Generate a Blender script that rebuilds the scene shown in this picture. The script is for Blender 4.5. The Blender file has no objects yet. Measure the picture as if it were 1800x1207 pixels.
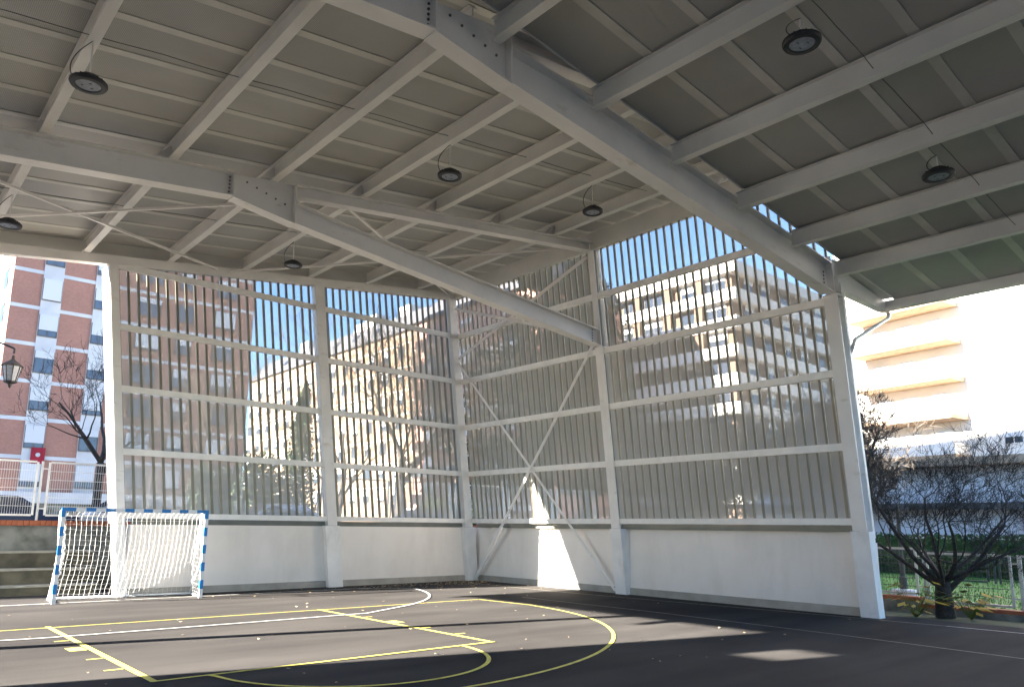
import bpy, math, random
from math import sin, cos, radians, pi
from mathutils import Vector, Matrix
random.seed(7)
S = bpy.context.scene
COL = S.collection

# ------------------------------------------------------------------ camera
YAW, PITCH, ROLL = 0.7132, 0.1842, 0.0102
cam = bpy.data.cameras.new('camera'); cam_o = bpy.data.objects.new('camera', cam); COL.objects.link(cam_o)
fw = Vector((sin(YAW)*cos(PITCH), cos(YAW)*cos(PITCH), sin(PITCH)))
rt = Vector((cos(YAW), -sin(YAW), 0)); up = rt.cross(fw)
rt, up = rt*cos(ROLL)+up*sin(ROLL), -rt*sin(ROLL)+up*cos(ROLL)
mw = Matrix((rt, up, -fw)).transposed().to_4x4(); mw.translation = (-16.35, -20.40, 1.758)
cam_o.matrix_world = mw
cam.sensor_fit = 'HORIZONTAL'; cam.sensor_width = 36
cam.lens = 1334.76/1800*36
cam.shift_x = (900-890.75)/1800; cam.shift_y = (676.4-603.5)/1800
cam.clip_start = 0.05; cam.clip_end = 2000
S.camera = cam_o
S.render.resolution_x = 1024; S.render.resolution_y = 686

# ------------------------------------------------------------------ sky, sun, exposure
EL = math.atan(0.37); AZ = math.atan2(-0.969, 0.247)      # compass angle of the sun from +Y towards +X
W = bpy.data.worlds.new('World'); S.world = W; W.use_nodes = True
nt = W.node_tree; bg = nt.nodes['Background']
sky = nt.nodes.new('ShaderNodeTexSky'); sky.sky_type = 'NISHITA'; sky.sun_disc = False
sky.sun_elevation = EL; sky.sun_rotation = AZ
sky.air_density = 1.0; sky.dust_density = 0.1; sky.ozone_density = 5.0
nt.links.new(sky.outputs[0], bg.inputs[0]); bg.inputs[1].default_value = 0.055
sun = bpy.data.lights.new('sun', 'SUN'); sun.energy = 5.0; sun.angle = radians(0.5); sun.color = (1.0, 0.93, 0.82)
sun_o = bpy.data.objects.new('sun', sun); COL.objects.link(sun_o)
sd = Vector((sin(AZ)*cos(EL), cos(AZ)*cos(EL), sin(EL)))
sun_o.rotation_euler = sd.to_track_quat('Z', 'Y').to_euler(); sun_o.location = sd*80
S.view_settings.view_transform = 'Standard'; S.view_settings.look = 'None'
S.view_settings.exposure = 3.52; S.view_settings.gamma = 1.0

# ------------------------------------------------------------------ helpers
def mat(name, col, rough=0.6, metal=0.0, var=0.12, scale=3.0, bump=0.0, bscale=40.0, col2=None, detail=4, spec=0.5, stretch=None):
    m = bpy.data.materials.new(name); m.use_nodes = True; n = m.node_tree; N = n.nodes; L = n.links
    b = N['Principled BSDF']; b.inputs['Roughness'].default_value = rough; b.inputs['Metallic'].default_value = metal
    b.inputs['Specular IOR Level'].default_value = spec
    tc = N.new('ShaderNodeTexCoord'); vec = tc.outputs['Object']
    if stretch:
        mp = N.new('ShaderNodeMapping'); mp.inputs['Scale'].default_value = stretch; L.new(vec, mp.inputs[0]); vec = mp.outputs[0]
    no = N.new('ShaderNodeTexNoise'); no.inputs['Scale'].default_value = scale; no.inputs['Detail'].default_value = detail
    L.new(vec, no.inputs['Vector'])
    mx = N.new('ShaderNodeMix'); mx.data_type = 'RGBA'
    c2 = col2 if col2 else tuple(c*(1-var) for c in col); c1 = col if col2 else tuple(min(1, c*(1+var)) for c in col)
    mx.inputs['A'].default_value = (*c1, 1); mx.inputs['B'].default_value = (*c2, 1)
    rp = N.new('ShaderNodeMapRange'); rp.inputs[1].default_value = 0.35; rp.inputs[2].default_value = 0.65
    L.new(no.outputs[0], rp.inputs[0]); L.new(rp.outputs[0], mx.inputs['Factor']); L.new(mx.outputs['Result'], b.inputs['Base Color'])
    if bump:
        n2 = N.new('ShaderNodeTexNoise'); n2.inputs['Scale'].default_value = bscale; n2.inputs['Detail'].default_value = 5
        bp = N.new('ShaderNodeBump'); bp.inputs['Strength'].default_value = bump; bp.inputs['Distance'].default_value = 0.02
        L.new(tc.outputs['Object'], n2.inputs['Vector']); L.new(n2.outputs[0], bp.inputs['Height']); L.new(bp.outputs[0], b.inputs['Normal'])
    return m

def wear(m, tint, lo, hi, amount, scale, stretch=(1,1,1), rnd=0.0):
    n = m.node_tree; N = n.nodes; L = n.links; b = N['Principled BSDF']; src = b.inputs['Base Color'].links[0].from_socket
    tc = N['Texture Coordinate']; mp = N.new('ShaderNodeMapping'); mp.inputs['Scale'].default_value = stretch; L.new(tc.outputs['Object'], mp.inputs[0])
    no = N.new('ShaderNodeTexNoise'); no.inputs['Scale'].default_value = scale; no.inputs['Detail'].default_value = 8; no.inputs['Roughness'].default_value = 0.65; L.new(mp.outputs[0], no.inputs['Vector'])
    mr = N.new('ShaderNodeMapRange'); mr.inputs[1].default_value = lo; mr.inputs[2].default_value = hi; mr.inputs[4].default_value = amount; L.new(no.outputs[0], mr.inputs[0])
    mx = N.new('ShaderNodeMix'); mx.data_type = 'RGBA'; mx.inputs['B'].default_value = (*tint, 1); L.new(src, mx.inputs['A']); L.new(mr.outputs[0], mx.inputs['Factor'])
    out = mx.outputs['Result']
    if rnd:
        oi = N.new('ShaderNodeObjectInfo'); m2 = N.new('ShaderNodeMapRange'); m2.inputs[3].default_value = 1-rnd; m2.inputs[4].default_value = 1+rnd; L.new(oi.outputs['Random'], m2.inputs[0])
        mu = N.new('ShaderNodeVectorMath'); mu.operation = 'SCALE'; L.new(out, mu.inputs[0]); L.new(m2.outputs[0], mu.inputs['Scale']); out = mu.outputs[0]
    L.new(out, b.inputs['Base Color']); return m

class MB:
    def __init__(s): s.v = []; s.f = []
    def hexa(s, p):           # 8 points: bottom 0-3 ccw, top 4-7
        o = len(s.v); s.v += [tuple(q) for q in p]
        s.f += [tuple(o+i for i in q) for q in ((3,2,1,0),(4,5,6,7),(0,1,5,4),(1,2,6,5),(2,3,7,6),(3,0,4,7))]; return s
    def box(s, x0, x1, y0, y1, z0, z1):
        return s.hexa([(x0,y0,z0),(x1,y0,z0),(x1,y1,z0),(x0,y1,z0),(x0,y0,z1),(x1,y0,z1),(x1,y1,z1),(x0,y1,z1)])
    def lbox(s, x0, x1, y0, y1, z0, z1):    # box that leans with the columns
        a = LX*z0; b = LX*z1
        return s.hexa([(x0+a,y0,z0),(x1+a,y0,z0),(x1+a,y1,z0),(x0+a,y1,z0),(x0+b,y0,z1),(x1+b,y0,z1),(x1+b,y1,z1),(x0+b,y1,z1)])
    def quad(s, *p):
        o = len(s.v); s.v += [tuple(q) for q in p]; s.f.append(tuple(range(o, o+len(p)))); return s
    def tube(s, pts, r, n=8, cap=True):
        pts = [Vector(p) for p in pts]; rs = r if isinstance(r, (list, tuple)) else [r]*len(pts); o = len(s.v); a = None
        for i, p in enumerate(pts):
            t = (pts[min(i+1, len(pts)-1)]-pts[max(i-1, 0)]).normalized()
            if a is None: a = t.orthogonal().normalized()
            else:
                a = a-t*a.dot(t); a = a.normalized() if a.length > 1e-6 else t.orthogonal().normalized()
            b = t.cross(a)
            for k in range(n):
                q = p+(a*cos(2*pi*k/n)+b*sin(2*pi*k/n))*rs[i]; s.v.append(tuple(q))
        for i in range(len(pts)-1):
            for k in range(n):
                k2 = (k+1) % n; s.f.append((o+i*n+k, o+i*n+k2, o+(i+1)*n+k2, o+(i+1)*n+k))
        if cap and n > 2:
            s.f.append(tuple(o+k for k in reversed(range(n)))); s.f.append(tuple(o+(len(pts)-1)*n+k for k in range(n)))
        return s
    def bar(s, a, b, w, h, upv=(0,0,1)):     # rectangular bar from a to b
        a = Vector(a); b = Vector(b); t = (b-a).normalized(); u = Vector(upv)
        sde = t.cross(u).normalized()*w/2; u = sde.cross(t).normalized()*h/2
        return s.hexa([a-sde-u, a+sde-u, b+sde-u, b-sde-u, a-sde+u, a+sde+u, b+sde+u, b-sde+u])
    def prism_y(s, poly, y0, y1):           # polygon in XZ extruded along Y
        o = len(s.v); n = len(poly)
        s.v += [(x, y0, z) for x, z in poly]+[(x, y1, z) for x, z in poly]
        s.f.append(tuple(o+i for i in range(n))); s.f.append(tuple(o+n+i for i in reversed(range(n))))
        for i in range(n):
            j = (i+1) % n; s.f.append((o+j, o+i, o+n+i, o+n+j))
        return s
    def lathe(s, prof, c, n=24):
        o = len(s.v)
        for r, z in prof:
            for k in range(n): s.v.append((c[0]+r*cos(2*pi*k/n), c[1]+r*sin(2*pi*k/n), c[2]+z))
        for i in range(len(prof)-1):
            for k in range(n):
                k2 = (k+1) % n; s.f.append((o+i*n+k, o+i*n+k2, o+(i+1)*n+k2, o+(i+1)*n+k))
        return s
    def mesh(s, name):
        me = bpy.data.meshes.new(name); me.from_pydata(s.v, [], s.f); me.update(); return me
    def build(s, name, m, parent=None, smooth=False, kind=None, label=None, cat=None, group=None):
        me = s.mesh(name); me.materials.append(m)
        if smooth:
            for p in me.polygons: p.use_smooth = True
        return link(name, me, parent, kind, label, cat, group)

def link(name, me, parent=None, kind=None, label=None, cat=None, group=None):
    o = bpy.data.objects.new(name, me); COL.objects.link(o)
    if parent is not None: setp(o, parent)
    tag(o, label, cat, group, kind); return o
WORLD_LOC = {}
def setp(o, parent):
    o.parent = parent; l = WORLD_LOC.get(parent.name)
    if l is not None: o.matrix_parent_inverse = Matrix.Translation(-l)
def tag(o, label=None, cat=None, group=None, kind=None):
    if label: o['label'] = label
    if cat: o['category'] = cat
    if group: o['group'] = group
    if kind: o['kind'] = kind
    return o
def thing(name, loc, label, cat, group=None):
    o = bpy.data.objects.new(name, None); COL.objects.link(o); o.location = loc; o.empty_display_size = 0.2
    WORLD_LOC[o.name] = Vector(loc); return tag(o, label, cat, group)

# ------------------------------------------------------------------ materials
LX = -0.1185
m_steel = mat('white_painted_steel', (0.82, 0.775, 0.725), 0.42, var=0.05, scale=1.5, bump=0.03, bscale=6)
m_steel2 = mat('purlin_paint', (0.74, 0.71, 0.66), 0.45, var=0.05, scale=1.2)
m_deckseam = mat('deck_seam_sheet', (0.60, 0.58, 0.53), 0.4, var=0.06, scale=2)
m_rib = mat('olive_rib_paint', (0.225, 0.205, 0.15), 0.5, var=0.08, scale=2)
m_plaster = mat('white_render', (0.92, 0.85, 0.775), 0.85, col2=(0.87, 0.80, 0.72), scale=0.9, bump=0.12, bscale=60, detail=8)
m_kick = mat('concrete_kick', (0.46, 0.42, 0.36), 0.85, col2=(0.37, 0.335, 0.28), scale=2.5, bump=0.2, bscale=30)
m_sill = mat('olive_sill', (0.17, 0.17, 0.14), 0.5, var=0.1)
m_pad = mat('white_vinyl_padding', (0.89, 0.85, 0.80), 0.55, var=0.05, scale=2.0, bump=0.35, bscale=7)
m_bolt = mat('bolt_dark', (0.16, 0.15, 0.13), 0.5, metal=0.3)
m_rail = mat('white_rail', (0.89, 0.85, 0.79), 0.45, var=0.05)
m_black = mat('black_lamp_housing', (0.015, 0.015, 0.017), 0.5)
m_lens = mat('lamp_lens', (0.30, 0.32, 0.36), 0.25, var=0.15, scale=25)
m_wire = mat('grey_cable', (0.09, 0.09, 0.08), 0.6)
m_white = mat('white_gloss_paint', (0.78, 0.78, 0.78), 0.4, var=0.03)
m_blue = mat('blue_gloss_paint', (0.012, 0.18, 0.50), 0.38, var=0.08)
m_net = mat('white_net_cord', (0.80, 0.80, 0.78), 0.8, var=0.05)
m_concrete = mat('weathered_concrete', (0.26, 0.265, 0.235), 0.9, col2=(0.085, 0.09, 0.075), scale=2.2, bump=0.4, bscale=14, detail=9)
m_stepc = mat('mossy_step_concrete', (0.125, 0.115, 0.08), 0.9, col2=(0.055, 0.052, 0.036), scale=2.2, bump=0.4, bscale=16, detail=9)
m_steptread = mat('worn_step_nosing', (0.40, 0.38, 0.32), 0.9, col2=(0.27, 0.26, 0.21), scale=3, bump=0.3, bscale=20)
m_brick_c = mat('coping_brick', (0.42, 0.14, 0.06), 0.8, col2=(0.32, 0.09, 0.045), scale=5, bump=0.3, bscale=30)
m_yellow = mat('yellow_court_paint', (0.78, 0.68, 0.13), 0.7, col2=(0.62, 0.53, 0.10), scale=14, detail=8)
m_linew = mat('white_court_paint', (0.72, 0.71, 0.68), 0.7, col2=(0.55, 0.54, 0.5), scale=14, detail=8)
m_linef = mat('faded_court_paint', (0.30, 0.28, 0.22), 0.8, col2=(0.18, 0.17, 0.14), scale=9, detail=8)
m_bark = mat('dark_bark', (0.040, 0.033, 0.028), 0.9, var=0.35, scale=18, bump=0.6, bscale=35)
m_bark2 = mat('grey_brown_bark', (0.085, 0.068, 0.055), 0.9, var=0.3, scale=10)
m_car1 = mat('dark_blue_car_paint', (0.03, 0.045, 0.09), 0.25, metal=0.3, var=0.03)
m_car2 = mat('silver_car_paint', (0.42, 0.45, 0.50), 0.28, metal=0.4, var=0.03)
m_glass = mat('dark_glass', (0.03, 0.04, 0.06), 0.08, var=0.1)
m_tyre = mat('tyre_rubber', (0.02, 0.02, 0.02), 0.8)
m_roofslate = mat('slate_roof', (0.10, 0.10, 0.11), 0.7, var=0.2, scale=3)

def asphalt():
    m = mat('asphalt', (0.069, 0.064, 0.061), 0.95, col2=(0.047, 0.044, 0.043), scale=0.7, bump=0.35, bscale=160, detail=10, spec=0.04, stretch=(0.35, 1.6, 1))
    n = m.node_tree; N = n.nodes; L = n.links; b = N['Principled BSDF']
    src = b.inputs['Base Color'].links[0].from_socket
    tc = N['Texture Coordinate']
    sp = N.new('ShaderNodeTexNoise'); sp.inputs['Scale'].default_value = 90; sp.inputs['Detail'].default_value = 3; L.new(tc.outputs['Object'], sp.inputs['Vector'])
    st = N.new('ShaderNodeTexNoise'); st.inputs['Scale'].default_value = 0.22; st.inputs['Detail'].default_value = 6; L.new(tc.outputs['Object'], st.inputs['Vector'])
    ad = N.new('ShaderNodeMath'); ad.operation = 'ADD'; L.new(sp.outputs[0], ad.inputs[0]); L.new(st.outputs[0], ad.inputs[1])
    mr = N.new('ShaderNodeMapRange'); mr.inputs[1].default_value = 0.6; mr.inputs[2].default_value = 1.4; mr.inputs[3].default_value = 0.62; mr.inputs[4].default_value = 1.40
    L.new(ad.outputs[0], mr.inputs[0])
    mu = N.new('ShaderNodeVectorMath'); mu.operation = 'SCALE'; L.new(src, mu.inputs[0]); L.new(mr.outputs[0], mu.inputs['Scale']); L.new(mu.outputs[0], b.inputs['Base Color'])
    return m
m_asphalt = asphalt()

def perforated(name, col, trans):
    m = bpy.data.materials.new(name); m.use_nodes = True; n = m.node_tree; N = n.nodes; L = n.links
    b = N['Principled BSDF']; b.inputs['Roughness'].default_value = 0.6
    tc = N.new('ShaderNodeTexCoord'); no = N.new('ShaderNodeTexNoise'); no.inputs['Scale'].default_value = 1.3; no.inputs['Detail'].default_value = 6
    L.new(tc.outputs['Object'], no.inputs['Vector'])
    mx = N.new('ShaderNodeMix'); mx.data_type = 'RGBA'; mx.inputs['A'].default_value = (*col, 1); mx.inputs['B'].default_value = (*[c*0.82 for c in col], 1)
    L.new(no.outputs[0], mx.inputs['Factor']); L.new(mx.outputs['Result'], b.inputs['Base Color'])
    t = N.new('ShaderNodeBsdfTransparent'); ms = N.new('ShaderNodeMixShader')
    ms.inputs[0].default_value = trans
    L.new(b.outputs[0], ms.inputs[1]); L.new(t.outputs[0], ms.inputs[2]); L.new(ms.outputs[0], N['Material Output'].inputs[0])
    return m
m_perf = perforated('perforated_sheet', (0.93, 0.885, 0.815), 0.49)

def deck_mat():   # perforated trapezoidal roof deck: fine flutes and rows of punched holes
    m = mat('perforated_roof_deck', (0.43, 0.42, 0.39), 0.42, var=0.06, scale=0.8)
    n = m.node_tree; N = n.nodes; L = n.links; b = N['Principled BSDF']
    src = b.inputs['Base Color'].links[0].from_socket
    tc = N['Texture Coordinate']
    w = N.new('ShaderNodeTexWave'); w.wave_type = 'BANDS'; w.bands_direction = 'X'; w.inputs['Scale'].default_value = 14.0; w.inputs['Distortion'].default_value = 0.0
    L.new(tc.outputs['Object'], w.inputs['Vector'])
    mr = N.new('ShaderNodeMapRange'); mr.inputs[3].default_value = 0.80; mr.inputs[4].default_value = 1.12; L.new(w.outputs['Fac'], mr.inputs[0])
    mu = N.new('ShaderNodeVectorMath'); mu.operation = 'SCALE'; L.new(src, mu.inputs[0]); L.new(mr.outputs[0], mu.inputs['Scale']); L.new(mu.outputs[0], b.inputs['Base Color'])
    bp = N.new('ShaderNodeBump'); bp.inputs['Strength'].default_value = 0.25; bp.inputs['Distance'].default_value = 0.01
    L.new(w.outputs['Fac'], bp.inputs['Height']); L.new(bp.outputs[0], b.inputs['Normal'])
    return m
m_deck = deck_mat()

def brick_mat(name, c1, c2, mortar, sc=1.0, axes='XZ'):
    m = bpy.data.materials.new(name); m.use_nodes = True; n = m.node_tree; N = n.nodes; L = n.links
    b = N['Principled BSDF']; b.inputs['Roughness'].default_value = 0.85
    tc = N.new('ShaderNodeTexCoord'); sx = N.new('ShaderNodeSeparateXYZ'); cb = N.new('ShaderNodeCombineXYZ')
    L.new(tc.outputs['Object'], sx.inputs[0]); ad = N.new('ShaderNodeMath'); ad.operation = 'ADD'
    L.new(sx.outputs[0], ad.inputs[0]); L.new(sx.outputs[1], ad.inputs[1]); L.new(ad.outputs[0], cb.inputs[0]); L.new(sx.outputs[2], cb.inputs[1])
    br = N.new('ShaderNodeTexBrick'); br.inputs['Scale'].default_value = sc*4; br.inputs['Color1'].default_value = (*c1, 1); br.inputs['Color2'].default_value = (*c2, 1)
    br.inputs['Mortar'].default_value = (*mortar, 1); br.inputs['Mortar Size'].default_value = 0.012; br.inputs['Row Height'].default_value = 0.28
    L.new(cb.outputs[0], br.inputs['Vector'])
    no = N.new('ShaderNodeTexNoise'); no.inputs['Scale'].default_value = 0.5; no.inputs['Detail'].default_value = 6; L.new(tc.outputs['Object'], no.inputs['Vector'])
    mr = N.new('ShaderNodeMapRange'); mr.inputs[3].default_value = 0.8; mr.inputs[4].default_value = 1.2; L.new(no.outputs[0], mr.inputs[0])
    mu = N.new('ShaderNodeVectorMath'); mu.operation = 'SCALE'; L.new(br.outputs[0], mu.inputs[0]); L.new(mr.outputs[0], mu.inputs['Scale']); L.new(mu.outputs[0], b.inputs['Base Color'])
    return m
m_redbrick = brick_mat('red_brick', (0.40, 0.195, 0.145), (0.34, 0.16, 0.12), (0.40, 0.30, 0.24))
m_brownbrick = brick_mat('brown_brick', (0.17, 0.105, 0.07), (0.135, 0.085, 0.055), (0.17, 0.13, 0.10))
m_bwhite = mat('facade_white', (0.66, 0.67, 0.68), 0.8, col2=(0.52, 0.53, 0.55), scale=0.6, detail=7)
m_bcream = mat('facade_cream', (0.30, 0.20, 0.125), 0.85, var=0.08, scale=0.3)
m_bpale = mat('facade_pale', (0.72, 0.67, 0.60), 0.85, var=0.06, scale=0.3)
m_shutter = mat('roller_shutter', (0.62, 0.64, 0.66), 0.6, var=0.06, scale=1, stretch=(0.1, 0.1, 30))
m_wframe = mat('dark_window_frame', (0.10, 0.09, 0.08), 0.5)
m_balc = mat('shaded_soffit_brown', (0.36, 0.25, 0.16), 0.85)  # shade under the pale balconies put into the colour; shop roof slab shares it

def leafmat(name, c, c2):
    m = mat(name, c, 0.7, col2=c2, scale=1.2, detail=6); m.node_tree.nodes['Principled BSDF'].inputs['Specular IOR Level'].default_value = 0.2; return m
m_conifer = leafmat('conifer_needles', (0.022, 0.040, 0.020), (0.045, 0.062, 0.030))
m_cypress = leafmat('cypress_leaves', (0.020, 0.040, 0.018), (0.040, 0.062, 0.028))
m_hedge = leafmat('hedge_leaves', (0.035, 0.075, 0.025), (0.07, 0.11, 0.035))
m_yleaf = leafmat('yellow_leaves', (0.55, 0.34, 0.03), (0.38, 0.30, 0.05))
m_gleaf = leafmat('green_leaves', (0.09, 0.13, 0.03), (0.16, 0.17, 0.04))
m_grass = leafmat('lawn_grass', (0.055, 0.20, 0.025), (0.08, 0.24, 0.035))
m_soil = mat('soil_and_moss', (0.055, 0.05, 0.03), 0.95, col2=(0.05, 0.085, 0.025), scale=2.5, bump=0.5, bscale=20)
m_dryleaf = leafmat('dry_leaves', (0.40, 0.27, 0.13), (0.55, 0.46, 0.30))
m_ground = mat('far_ground', (0.09, 0.09, 0.085), 0.9, var=0.15, scale=0.2)
m_paving = mat('street_paving', (0.16, 0.16, 0.16), 0.85, var=0.12, scale=0.5)

wear(m_steel, (0.42, 0.33, 0.20), 0.60, 0.74, 0.55, 2.3, (0.6, 1, 2.2), 0.02)
wear(m_steel2, (0.50, 0.43, 0.32), 0.62, 0.75, 0.35, 1.6, (1, 0.5, 1), 0.04)
wear(m_deck, (0.31, 0.29, 0.245), 0.52, 0.75, 0.5, 0.9, (0.4, 1, 1), 0.07)
wear(m_deckseam, (0.40, 0.37, 0.30), 0.55, 0.75, 0.5, 1.3, (1, 1, 1), 0.05)
wear(m_plaster, (0.60, 0.54, 0.46), 0.50, 0.75, 0.28, 0.9, (1.6, 1.6, 0.5))
wear(m_plaster, (0.42, 0.38, 0.33), 0.66, 0.74, 0.4, 5.0, (1, 1, 1))
wear(m_pad, (0.60, 0.56, 0.50), 0.55, 0.75, 0.5, 2.0, (1.5, 1.5, 0.5))
wear(m_rib, (0.36, 0.335, 0.26), 0.5, 0.7, 0.5, 1.0, (1, 1, 0.4), 0.12)
wear(m_yellow, (0.20, 0.17, 0.08), 0.55, 0.70, 0.6, 6.0)
wear(m_linew, (0.25, 0.24, 0.22), 0.55, 0.70, 0.6, 6.0)

# ------------------------------------------------------------------ the setting: ground
MB().quad((-700,-700,-0.45),(700,-700,-0.45),(700,700,-0.45),(-700,700,-0.45)).build('ground', m_ground, kind='structure')
court = MB().box(-60, 0.62, -70, 2.5, -0.44, 0).build('sports_court', m_asphalt, kind='structure')
street = MB().box(-120, 120, 2.84, 200, -0.40, 1.05).build('street', m_paving, kind='structure')
verge = MB().hexa([(0.63,-60,-0.43),(3.0,-60,-0.43),(3.0,2.49,-0.43),(0.63,2.49,-0.43),(0.63,-60,-0.03),(3.0,-60,-0.17),(3.0,2.49,-0.12),(0.63,2.49,-0.03)]).build('verge', m_soil, kind='structure')
def lawn_z(x, y): return 0.06+0.035*max(0, x-3.3)+0.02*max(0, y+14)+0.05*sin(x*.7+y*.4)
lw = MB(); nx, ny = 40, 40
for i in range(nx+1):
    for j in range(ny+1):
        x = 3.28+i*12/nx; y = -23+j*25.4/ny; lw.v.append((x, y, lawn_z(x, y)))
for i in range(nx):
    for j in range(ny):
        a = i*(ny+1)+j; lw.f.append((a, a+ny+1, a+ny+2, a+1))
lw.build('lawn', m_grass, kind='structure', smooth=True)
g = MB()
for k in range(9000):
    x = 3.3+abs(random.gauss(0, 5)); y = random.uniform(-19, -7)
    z = lawn_z(x, y); a = random.uniform(0, pi); h = random.uniform(.03, .09); w = .012
    g.quad((x-w*cos(a), y-w*sin(a), z-.01), (x+w*cos(a), y+w*sin(a), z-.01), (x+random.uniform(-.03,.03), y+random.uniform(-.03,.03), z+h))
g.build('grass', m_grass, kind='stuff', label='short green grass blades on the lawn', cat='grass')

# court markings, painted sheets 4 mm thick above the asphalt
LZ = 0.004
def stripe(name, pts, w, m, z=LZ):
    b = MB(); pts = [Vector((p[0], p[1], 0)) for p in pts]; L = []; R = []
    for i, p in enumerate(pts):
        t = (pts[min(i+1, len(pts)-1)]-pts[max(i-1, 0)]).normalized(); n = Vector((-t.y, t.x, 0))*w/2
        L.append(p+n); R.append(p-n)
    for i in range(len(pts)-1):
        b.quad((R[i].x,R[i].y,z),(R[i+1].x,R[i+1].y,z),(L[i+1].x,L[i+1].y,z),(L[i].x,L[i].y,z))
    return b.build(name, m, court)
def arc(cx, cy, r, a0, a1, n=40): return [(cx+r*cos(radians(a0+(a1-a0)*i/n)), cy+r*sin(radians(a0+(a1-a0)*i/n))) for i in range(n+1)]
KX0, KX1, KY0, KY1 = -13.45, -8.42, -5.10, -11.00
stripe('yellow_baseline', [(-22, -5.06), (-4.25, -5.42)], 0.045, m_yellow)
stripe('yellow_key_line', [(KX0+.04, KY0), (KX0+.03, KY1)], 0.085, m_yellow, LZ+.003)
stripe('yellow_key_line', [(KX1-.04, KY0-.2), (KX1-.04, KY1)], 0.085, m_yellow, LZ+.003)
stripe('yellow_free_throw_line', [(KX0, KY1), (KX1, KY1)], 0.06, m_yellow, LZ+.006)
for sx, x in ((-1, KX0-.02), (1, KX1+.02)):
    for y, l, d in ((-7.02, .20, .05), (-7.98, .22, .34), (-8.99, .20, .05), (-9.95, .22, .05)):
        MB().quad((min(x,x+sx*l), y-d/2, LZ), (max(x,x+sx*l), y-d/2, LZ), (max(x,x+sx*l), y+d/2, LZ), (min(x,x+sx*l), y+d/2, LZ)).build('yellow_key_mark', m_yellow, court)
stripe('yellow_free_throw_arc', [(-12.83, -11.0)]+arc(-10.93, -11.0, 1.85, 180, 360, 40)[1:-1]+[(-9.07, -11.0)], 0.06, m_yellow, LZ+.009)
stripe('yellow_three_point_line', [(-4.25, -5.45), (-4.12, -7.2)]+arc(-10.93, -6.6, 6.80, -6, -174, 60)+[(-17.75, -5.3)], 0.06, m_yellow, LZ+.003)
stripe('white_goal_area_line', [(-8.0, -1.0), (-5.2, -1.05)]+arc(-9.6, -.55, 6.0, -9, -60, 30)[2:]+[(-8.0, -6.5), (-10.3, -6.56), (-13.5, -6.58)]+arc(-13.2, -.6, 6.0, -95, -170, 20), 0.058, m_linew, LZ+.010)
stripe('white_goal_line', [(-22, -.62), (-4.6, -.98)], 0.06, m_linew)
stripe('faded_side_line', [(-1.05, -1.2), (-.95, -6), (-.45, -12), (-.32, -14.6)], 0.05, m_linef)
stripe('white_side_line', [(-.32, -14.6), (-.3, -20), (-.3, -32)], 0.045, m_linew)
stripe('faded_yellow_side_line', [(-2.95, -5.6), (-2.93, -9.6), (-3.18, -14), (-3.5, -17), (-4.0, -30)], 0.045, m_linef)
lf = MB()
for k in range(400):
    if k < 320:
        x = -abs(random.gauss(0, 2.6))-.25; y = -abs(random.gauss(0, .7))-.35-(.3 if random.random() < .5 else 0)
    else: x = random.uniform(-14, 0); y = random.uniform(-14, -1)
    a = random.uniform(0, 2*pi); s = random.uniform(.018, .04); h = .016+random.uniform(0, .02)
    p = [(x+s*cos(a), y+s*sin(a), h), (x+s*.6*cos(a+1.6), y+s*.6*sin(a+1.6), .015), (x-s*cos(a), y-s*sin(a), h*.8), (x+s*.6*cos(a-1.6), y+s*.6*sin(a-1.6), .015)]
    lf.quad(*p)
lf.build('fallen_leaves', m_dryleaf, kind='stuff', label='small dry fallen leaves scattered over the dark asphalt', cat='leaves')

# ------------------------------------------------------------------ pavilion: shared lines
def zf(x): return 8.44+0.121*(x+11.4)          # top of the rising rafters / underside of far purlins
def zn(x): return 7.05-0.12*(x+0.98)           # underside of the near purlins on the falling side
Y4, Y5, Y6, Y7 = -6.48, -13.11, -19.75, -26.4
XK = -11.40

# plinth walls
t = thing('plinth_wall', (-5.5, 0, 0), 'low white rendered wall under the back screen behind the goal', 'wall')
MB().box(-10.9, 0.0, 0.0, 0.2, 0.18, 1.72).build('render_face', m_plaster, t)
MB().box(-10.9, 0.0, -0.012, 0.2, 0.0, 0.176).build('kick_strip', m_kick, t)
MB().box(-10.85, -.2, 0.045, 0.16, 1.722, 1.86).build('sill', m_sill, t)
MB().box(-10.85, -.2, 0.02, 0.045, 1.722, 1.775).build('sill_lip', m_sill, t)
t = thing('plinth_wall', (0, -6.5, 0), 'low white rendered wall along the right side, with a bright triangle of sun', 'wall')
MB().box(0.0, 0.2, -13.0, 0.2, 0.18, 1.72).build('render_face', m_plaster, t)
MB().box(-0.012, 0.2, -13.0, 0.2, 0.0, 0.176).build('kick_strip', m_kick, t)
MB().box(-.10, 0.12, -12.9, -.2, 1.722, 1.86).build('sill', m_sill, t)
MB().box(-.13, -.10, -12.9, -.2, 1.722, 1.775).build('sill_lip', m_sill, t)

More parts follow.
